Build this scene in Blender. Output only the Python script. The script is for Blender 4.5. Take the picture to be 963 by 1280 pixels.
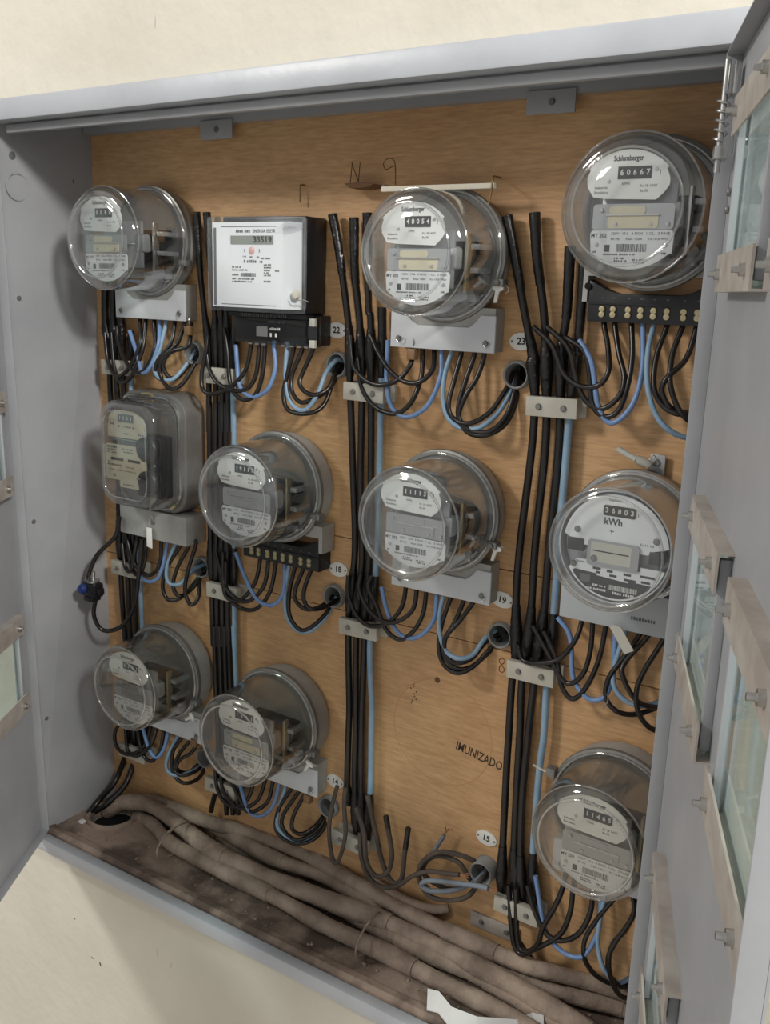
import bpy, bmesh, math, random
from mathutils import Vector, Matrix
random.seed(4)
for _o in list(bpy.data.objects): bpy.data.objects.remove(_o)
SC = bpy.context.scene
COL = SC.collection

# ------------------------------------------------------------------ camera
cam_d = bpy.data.cameras.new('camera'); cam = bpy.data.objects.new('camera', cam_d); COL.objects.link(cam)
cam_d.sensor_fit = 'HORIZONTAL'; cam_d.sensor_width = 36.0; cam_d.lens = 1181.58 * 36.0 / 963.0
cam_d.clip_start = 0.02
_r = Vector((0.84042, 0.54104, 0.03113)); _u = Vector((-0.15024, 0.17742, 0.97260)); _f = Vector((-0.52069, 0.82207, -0.23039))
cam.matrix_world = Matrix(((_r.x, _u.x, -_f.x, 0.8738), (_r.y, _u.y, -_f.y, -1.2341), (_r.z, _u.z, -_f.z, 1.5670), (0, 0, 0, 1)))
SC.camera = cam

# ------------------------------------------------------------------ light
wd = bpy.data.worlds.new('room_light'); SC.world = wd; wd.use_nodes = True
_bg = wd.node_tree.nodes['Background']; _bg.inputs[0].default_value = (1.0, 0.985, 0.96, 1); _bg.inputs[1].default_value = 0.64
def area(name, loc, target, size, size_y, power, color):
    d = bpy.data.lights.new(name, 'AREA'); d.shape = 'RECTANGLE'; d.size = size; d.size_y = size_y; d.energy = power; d.color = color
    o = bpy.data.objects.new(name, d); COL.objects.link(o); o.location = loc
    o.rotation_euler = (Vector(target) - Vector(loc)).to_track_quat('-Z', 'Y').to_euler()
    return o
area('ceiling_lamp', (2.85, -1.72, 3.20), (-0.1, -0.1, 1.2), 0.38, 0.38, 128.0, (1.0, 0.97, 0.92))
area('ceiling_lamp', (-1.76, -2.58, 3.20), (0.0, -0.2, 1.0), 0.5, 0.5, 72.0, (1.0, 0.96, 0.90))
SC.view_settings.view_transform = 'Standard'; SC.view_settings.look = 'None'
SC.view_settings.exposure = -0.32; SC.view_settings.gamma = 1.0; SC.view_settings.use_curve_mapping = False
SC.cycles.transparent_max_bounces = 24
SC.cycles.max_bounces = 8

# ------------------------------------------------------------------ materials
def lin(c): return tuple(((v / 255) / 12.92 if v / 255 <= 0.04045 else ((v / 255 + 0.055) / 1.055) ** 2.4) for v in c) + (1.0,)
MATS = {}
def mat(name, rgb, rough=0.5, metal=0.0, spec=0.5, coat=0.0):
    m = bpy.data.materials.new(name); m.use_nodes = True
    b = m.node_tree.nodes['Principled BSDF']
    b.inputs['Base Color'].default_value = lin(rgb); b.inputs['Roughness'].default_value = rough
    b.inputs['Metallic'].default_value = metal; b.inputs['Specular IOR Level'].default_value = spec
    b.inputs['Coat Weight'].default_value = coat
    MATS[name] = m
    return m
def noisy(name, rgb, rgb2, scale, rough=0.5, metal=0.0, stretch=(1, 1, 1), detail=6.0, bump=0.0, bscale=None, lo=0.35, hi=0.65, spec=0.5):
    m = mat(name, rgb, rough, metal, spec); nt = m.node_tree; b = nt.nodes['Principled BSDF']
    tc = nt.nodes.new('ShaderNodeTexCoord'); mp = nt.nodes.new('ShaderNodeMapping'); mp.inputs['Scale'].default_value = stretch
    nz = nt.nodes.new('ShaderNodeTexNoise'); nz.inputs['Scale'].default_value = scale; nz.inputs['Detail'].default_value = detail
    mr = nt.nodes.new('ShaderNodeMapRange'); mr.inputs[1].default_value = lo; mr.inputs[2].default_value = hi
    mx = nt.nodes.new('ShaderNodeMix'); mx.data_type = 'RGBA'; mx.inputs[6].default_value = lin(rgb); mx.inputs[7].default_value = lin(rgb2)
    L = nt.links.new
    L(tc.outputs['Object'], mp.inputs[0]); L(mp.outputs[0], nz.inputs['Vector']); L(nz.outputs[0], mr.inputs[0]); L(mr.outputs[0], mx.inputs[0]); L(mx.outputs[2], b.inputs['Base Color'])
    if bump:
        n2 = nt.nodes.new('ShaderNodeTexNoise'); n2.inputs['Scale'].default_value = bscale or scale * 4; n2.inputs['Detail'].default_value = 4
        bp = nt.nodes.new('ShaderNodeBump'); bp.inputs['Strength'].default_value = bump; bp.inputs['Distance'].default_value = 0.004
        L(tc.outputs['Object'], n2.inputs['Vector']); L(n2.outputs[0], bp.inputs['Height']); L(bp.outputs[0], b.inputs['Normal'])
    return m
def glassy(name, tint, dust, dust_rgb, power=3.0, base=0.05, rough=0.03, noise=14.0, peak=0.75, edge=1.0):
    """clear glass: see-through with a mirror reflection that grows to grazing angles, and a thin film of dust"""
    m = bpy.data.materials.new(name); m.use_nodes = True; nt = m.node_tree; nt.nodes.clear(); L = nt.links.new
    N = nt.nodes.new; out = N('ShaderNodeOutputMaterial'); tr = N('ShaderNodeBsdfTransparent'); tr.inputs[0].default_value = tuple(tint) + (1,)
    gl = N('ShaderNodeBsdfGlossy'); gl.inputs['Roughness'].default_value = rough; gl.inputs[0].default_value = (1, 1, 1, 1)
    lw = N('ShaderNodeLayerWeight'); lw.inputs[0].default_value = 0.5
    pw = N('ShaderNodeMath'); pw.operation = 'POWER'; pw.inputs[1].default_value = power
    mr = N('ShaderNodeMapRange'); mr.inputs[3].default_value = base; mr.inputs[4].default_value = peak
    L(lw.outputs['Facing'], pw.inputs[0]); L(pw.outputs[0], mr.inputs[0])
    if edge < 1:   # the light's way through the wall is longer at the turn of the glass
        mc = N('ShaderNodeMix'); mc.data_type = 'RGBA'; mc.inputs[6].default_value = tuple(tint) + (1,); mc.inputs[7].default_value = tuple(t * edge for t in tint) + (1,)
        p2 = N('ShaderNodeMath'); p2.operation = 'POWER'; p2.inputs[1].default_value = 3.0; L(lw.outputs['Facing'], p2.inputs[0]); L(p2.outputs[0], mc.inputs[0]); L(mc.outputs[2], tr.inputs[0])
    m1 = N('ShaderNodeMixShader'); L(mr.outputs[0], m1.inputs[0]); L(tr.outputs[0], m1.inputs[1]); L(gl.outputs[0], m1.inputs[2])
    df = N('ShaderNodeBsdfDiffuse'); df.inputs[0].default_value = lin(dust_rgb)
    tc = N('ShaderNodeTexCoord'); nz = N('ShaderNodeTexNoise'); nz.inputs['Scale'].default_value = noise; nz.inputs['Detail'].default_value = 5
    ml = N('ShaderNodeMapRange'); ml.inputs[1].default_value = 0.3; ml.inputs[2].default_value = 0.7; ml.inputs[3].default_value = dust * 0.4; ml.inputs[4].default_value = dust * 1.6
    L(tc.outputs['Object'], nz.inputs['Vector']); L(nz.outputs[0], ml.inputs[0])
    m2 = N('ShaderNodeMixShader'); L(ml.outputs[0], m2.inputs[0]); L(m1.outputs[0], m2.inputs[1]); L(df.outputs[0], m2.inputs[2]); L(m2.outputs[0], out.inputs[0])
    MATS[name] = m
    return m
noisy('paint_grey', (162, 164, 168), (153, 155, 159), 9, rough=0.42, bump=0.12, bscale=60)
noisy('paint_light', (180, 184, 190), (170, 174, 180), 9, rough=0.38, bump=0.1, bscale=60)
noisy('plaster', (212, 207, 194), (203, 198, 184), 5, rough=0.85, bump=0.55, bscale=38)
noisy('dusty_tray', (156, 138, 124), (92, 79, 70), 11, rough=0.95, bump=0.8, bscale=60, lo=0.42, hi=0.58)
noisy('dusty_cable', (178, 160, 144), (126, 111, 99), 16, rough=0.95, bump=1.0, bscale=70)
noisy('rusty_steel', (186, 180, 172), (164, 154, 146), 30, rough=0.55, metal=0.2)
noisy('cast_metal', (172, 172, 170), (152, 151, 147), 16, rough=0.6, metal=0.15)
noisy('cover_plate', (204, 208, 212), (194, 198, 202), 12, rough=0.5)
noisy('old_metal', (140, 140, 138), (122, 120, 116), 18, rough=0.45, metal=0.5)
mat('dial_white', (228, 230, 228), 0.55)
mat('drum_silver', (198, 201, 205), 0.5, 0.1)
mat('window_grey', (196, 196, 184), 0.5)
noisy('cover_grey', (176, 182, 186), (166, 172, 176), 12, rough=0.5)
mat('plate_white', (216, 220, 222), 0.5)
mat('panel_white', (232, 236, 238), 0.45)
mat('stain', (190, 148, 104), 0.7)
mat('cream_plate', (205, 198, 172), 0.5)
mat('print_dark', (38, 40, 44), 0.6)
mat('print_faint', (96, 98, 102), 0.7)
mat('counter_black', (24, 25, 28), 0.5)
mat('digit_white', (225, 226, 222), 0.6)
mat('coil_black', (28, 28, 31), 0.4)
mat('frame_metal', (168, 171, 174), 0.4, 0.5)
mat('aluminium', (205, 205, 202), 0.28, 0.9)
mat('steel', (190, 190, 188), 0.3, 0.9)
mat('brass', (184, 172, 138), 0.38, 0.8)
mat('copper', (168, 122, 92), 0.45, 0.7)
mat('bakelite', (22, 23, 27), 0.35)
mat('hole_shade', (12, 12, 13), 0.9)  # near-black colour that stands in for the shade inside holes
mat('plastic_white', (226, 226, 220), 0.4)
mat('plastic_clear', (190, 188, 178), 0.25)
mat('plastic_blue', (28, 50, 116), 0.4)
mat('lcd', (138, 146, 138), 0.35)
mat('pink_spot', (220, 170, 165), 0.5)
mat('graphite', (92, 66, 44), 0.7)
mat('ink', (66, 54, 44), 0.85)
mat('nail', (150, 120, 80), 0.4, 0.6)
mat('stick', (222, 216, 198), 0.6)
mat('old_wood', (104, 72, 44), 0.7)
mat('paper', (222, 222, 220), 0.7)
mat('orange_seal', (128, 98, 68), 0.5)
noisy('wire_black', (24, 22, 22), (34, 30, 28), 30, rough=0.30)
noisy('wire_blue', (118, 148, 192), (106, 136, 180), 30, rough=0.4)
noisy('wire_skyblue', (140, 168, 190), (126, 154, 178), 30, rough=0.45)
noisy('wire_dustyblue', (138, 150, 162), (112, 120, 130), 26, rough=0.7)
noisy('wire_grey', (92, 82, 74), (66, 58, 53), 26, rough=0.8)
noisy('tape_black', (18, 17, 18), (28, 26, 26), 60, rough=0.28, bump=0.3, bscale=160)
noisy('floor_tile', (196, 190, 180), (184, 178, 168), 4, rough=0.5)
noisy('pvc_grey', (150, 152, 152), (126, 126, 124), 24, rough=0.6)
noisy('clamp_beige', (186, 183, 172), (172, 168, 156), 26, rough=0.6)
glassy('dome_glass', (0.975, 0.98, 0.98), 0.009, (180, 180, 178), power=2.0, base=0.05, peak=0.75, edge=0.80)
glassy('rim_glass', (0.93, 0.94, 0.94), 0.02, (200, 200, 198), power=1.2, base=0.16, peak=0.85, rough=0.06)
glassy('dome_dusty', (0.93, 0.92, 0.90), 0.035, (140, 135, 126), power=2.2, base=0.045, peak=0.6, edge=0.72)
glassy('pane_glass', (0.86, 0.93, 0.92), 0.10, (170, 182, 182), power=3.5, base=0.05, peak=0.6, noise=6)
glassy('cover_clear', (0.955, 0.965, 0.975), 0.05, (205, 208, 210), power=3.0, base=0.04, peak=0.6)
glassy('smoke_cover', (0.55, 0.56, 0.58), 0.03, (90, 92, 96), power=3.0, base=0.05, peak=0.6)

def plywood():
    m = mat('plywood', (190, 138, 80), 0.55); nt = m.node_tree; b = nt.nodes['Principled BSDF']; L = nt.links.new; N = nt.nodes.new
    tc = N('ShaderNodeTexCoord')
    def nz(scale, st, detail=6.0, rough=0.55):
        mp = N('ShaderNodeMapping'); mp.inputs['Scale'].default_value = st; n = N('ShaderNodeTexNoise'); n.inputs['Scale'].default_value = scale; n.inputs['Detail'].default_value = detail; n.inputs['Roughness'].default_value = rough
        L(tc.outputs['Object'], mp.inputs[0]); L(mp.outputs[0], n.inputs['Vector']); return n.outputs[0]
    def ramp(src, lo, hi, c0, c1):
        r = N('ShaderNodeValToRGB'); r.color_ramp.elements[0].position = lo; r.color_ramp.elements[1].position = hi
        r.color_ramp.elements[0].color = lin(c0); r.color_ramp.elements[1].color = lin(c1); L(src, r.inputs[0]); return r.outputs[0]
    broad = ramp(nz(2.0, (1, 1, 2.2)), 0.3, 0.7, (202, 158, 112), (216, 178, 132))
    grain = ramp(nz(10.0, (1.2, 1, 14), 8.0, 0.65), 0.3, 0.62, (210, 200, 190), (255, 255, 255))
    fine = ramp(nz(60.0, (0.6, 1, 5)), 0.35, 0.6, (226, 220, 212), (255, 255, 255))
    def mul(a, bb, f):
        x = N('ShaderNodeMix'); x.data_type = 'RGBA'; x.blend_type = 'MULTIPLY'; x.inputs[0].default_value = f; L(a, x.inputs[6]); L(bb, x.inputs[7]); return x.outputs[2]
    L(mul(mul(broad, grain, 0.55), fine, 0.7), b.inputs['Base Color'])
plywood()

# ------------------------------------------------------------------ mesh helpers
def link(name, me, mt, parent=None, loc=None, rot=None, smooth=False):
    o = bpy.data.objects.new(name, me); COL.objects.link(o)
    if parent is not None: o.parent = parent
    if loc is not None: o.location = loc
    if rot is not None: o.rotation_euler = rot
    if mt and not me.materials: me.materials.append(MATS[mt])
    if smooth:
        for p in me.polygons: p.use_smooth = True
    return o
def bm_mesh(bm, name, smooth_angle=None):
    bmesh.ops.recalc_face_normals(bm, faces=bm.faces)
    me = bpy.data.meshes.new(name); bm.to_mesh(me); bm.free()
    if smooth_angle:
        for p in me.polygons: p.use_smooth = True
        try: me.set_sharp_from_angle(angle=math.radians(smooth_angle))
        except Exception: pass
    return me
def box_me(x0, x1, y0, y1, z0, z1, bev=0.0, seg=2, name='box'):
    bm = bmesh.new(); vs = [bm.verts.new((x, y, z)) for x in (x0, x1) for y in (y0, y1) for z in (z0, z1)]
    for f in ((0, 1, 3, 2), (4, 6, 7, 5), (0, 4, 5, 1), (2, 3, 7, 6), (0, 2, 6, 4), (1, 5, 7, 3)): bm.faces.new([vs[i] for i in f])
    bmesh.ops.recalc_face_normals(bm, faces=bm.faces)
    if bev: bmesh.ops.bevel(bm, geom=list(bm.edges), offset=bev, segments=seg, affect='EDGES', profile=0.5)
    return bm_mesh(bm, name, 40 if bev else None)
def box(name, x0, x1, y0, y1, z0, z1, mt, parent=None, bev=0.0, **k):
    return link(name, box_me(x0, x1, y0, y1, z0, z1, bev), mt, parent, **k)
def extrude_me(outline, y0, y1, bev=0.0, name='plate'):
    """outline in (x, z), extruded along y from y0 (front, smaller y) to y1"""
    bm = bmesh.new(); n = len(outline)
    a = [bm.verts.new((x, y0, z)) for x, z in outline]; b = [bm.verts.new((x, y1, z)) for x, z in outline]
    fa = bm.faces.new(a); bm.faces.new(b[::-1])
    for i in range(n): bm.faces.new((a[i], b[i], b[(i + 1) % n], a[(i + 1) % n]))
    bmesh.ops.recalc_face_normals(bm, faces=bm.faces)
    if bev: bmesh.ops.bevel(bm, geom=list(fa.edges), offset=bev, segments=2, affect='EDGES', profile=0.5)
    return bm_mesh(bm, name, 35)
def extrude(name, outline, y0, y1, mt, parent=None, bev=0.0, **k): return link(name, extrude_me(outline, y0, y1, bev), mt, parent, **k)
def lathe_me(profile, seg=48, closed=False, name='lathe', angle=45):
    """profile [(r, y)] turned about the y axis"""
    bm = bmesh.new(); rings = []
    for r, y in profile:
        if r < 1e-6: rings.append([bm.verts.new((0, y, 0))])
        else: rings.append([bm.verts.new((r * math.cos(2 * math.pi * k / seg), y, r * math.sin(2 * math.pi * k / seg))) for k in range(seg)])
    m = len(rings)
    for i in range(m if closed else m - 1):
        A, B = rings[i], rings[(i + 1) % m]
        for k in range(seg):
            k2 = (k + 1) % seg
            if len(A) == 1 and len(B) == 1: continue
            if len(A) == 1: bm.faces.new((A[0], B[k2], B[k]))
            elif len(B) == 1: bm.faces.new((A[k], A[k2], B[0]))
            else: bm.faces.new((A[k], A[k2], B[k2], B[k]))
    return bm_mesh(bm, name, angle)
def lathe(name, profile, mt, parent=None, seg=48, closed=False, angle=45, **k): return link(name, lathe_me(profile, seg, closed, angle=angle), mt, parent, **k)
def smooth_path(pts, n=6):
    P = [Vector(p) for p in pts]
    if len(P) < 3: return P
    Q = [P[0] * 2 - P[1]] + P + [P[-1] * 2 - P[-2]]; out = []
    for i in range(1, len(Q) - 2):
        p0, p1, p2, p3 = Q[i - 1], Q[i], Q[i + 1], Q[i + 2]
        for k in range(n):
            t = k / n
            out.append(0.5 * ((2 * p1) + (p2 - p0) * t + (2 * p0 - 5 * p1 + 4 * p2 - p3) * t * t + (3 * p1 - p0 - 3 * p2 + p3) * t ** 3))
    out.append(P[-1])
    return out
def tube_me(path, r, seg=8, rfun=None, name='tube', jitter=0.0):
    bm = bmesh.new(); P = [Vector(p) for p in path]; n = len(P); rings = []
    t = (P[1] - P[0]).normalized(); up = Vector((0, -1, 0)) if abs(t.y) < 0.9 else Vector((1, 0, 0))
    side = t.cross(up).normalized()
    for i, p in enumerate(P):
        tt = (P[min(i + 1, n - 1)] - P[max(i - 1, 0)]).normalized()
        side = (side - tt * side.dot(tt)).normalized(); w = tt.cross(side)
        rr = rfun(i / (n - 1)) if rfun else r
        ring = []
        for k in range(seg):
            q = rr * (1 + jitter * (random.random() - 0.5)); a = 2 * math.pi * k / seg
            ring.append(bm.verts.new(p + side * (q * math.cos(a)) + w * (q * math.sin(a))))
        rings.append(ring)
    for i in range(n - 1):
        for k in range(seg): bm.faces.new((rings[i][k], rings[i][(k + 1) % seg], rings[i + 1][(k + 1) % seg], rings[i + 1][k]))
    bm.faces.new(rings[0][::-1]); bm.faces.new(rings[-1])
    return bm_mesh(bm, name, 50)
def tube(name, path, r, mt, parent=None, seg=8, rfun=None, sm=6, jitter=0.0, **k):
    return link(name, tube_me(smooth_path(path, sm) if sm else path, r, seg, rfun, jitter=jitter), mt, parent, **k)
_TXT = {}
def text(name, body, size, x, y, z, mt, parent, align='CENTER', rotz=0.0, width=None, bold=0.0):
    key = (body, round(size, 5), align, mt, width, bold)
    if key not in _TXT:
        c = bpy.data.curves.new('print', 'FONT'); c.body = body; c.size = size; c.align_x = align; c.align_y = 'CENTER'; c.extrude = 0.00008; c.offset = bold; c.resolution_u = 2
        o = bpy.data.objects.new('print', c); COL.objects.link(o)
        dg = bpy.context.evaluated_depsgraph_get(); dg.update()
        me = bpy.data.meshes.new_from_object(o.evaluated_get(dg)); bpy.data.objects.remove(o); bpy.data.curves.remove(c)
        if width and me.vertices:
            xs = [v.co.x for v in me.vertices]; s = width / max(1e-6, max(xs) - min(xs))
            for v in me.vertices: v.co.x *= s
        me.materials.clear(); me.materials.append(MATS[mt]); _TXT[key] = me
    return link(name, _TXT[key], None, parent, loc=(x, y, z), rot=(math.pi / 2, -rotz, 0))
def empty(name, loc, rot=(0, 0, 0)):
    o = bpy.data.objects.new(name, None); COL.objects.link(o); o.location = loc; o.rotation_euler = rot; o.empty_display_size = 0.02
    return o
def tag(o, label, cat, group=None, kind=None):
    o['label'] = label; o['category'] = cat
    if group: o['group'] = group
    if kind: o['kind'] = kind
    return o
def arc(cx, cz, r, a0, a1, n): return [(cx + r * math.cos(math.radians(a0 + (a1 - a0) * i / n)), cz + r * math.sin(math.radians(a0 + (a1 - a0) * i / n))) for i in range(n + 1)]
def rrect(x0, x1, z0, z1, r, n=6): return arc(x1 - r, z1 - r, r, 0, 90, n) + arc(x0 + r, z1 - r, r, 90, 180, n) + arc(x0 + r, z0 + r, r, 180, 270, n) + arc(x1 - r, z0 + r, r, 270, 360, n)
SCREW = lathe_me([(0, -0.003), (0.0034, -0.003), (0.0044, -0.0016), (0.0044, 0)], 14, name='screw')
BOLT = lathe_me([(0, -0.010), (0.0024, -0.010), (0.0026, -0.0045), (0.005, -0.0045), (0.005, 0)], 12, name='bolt')

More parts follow.
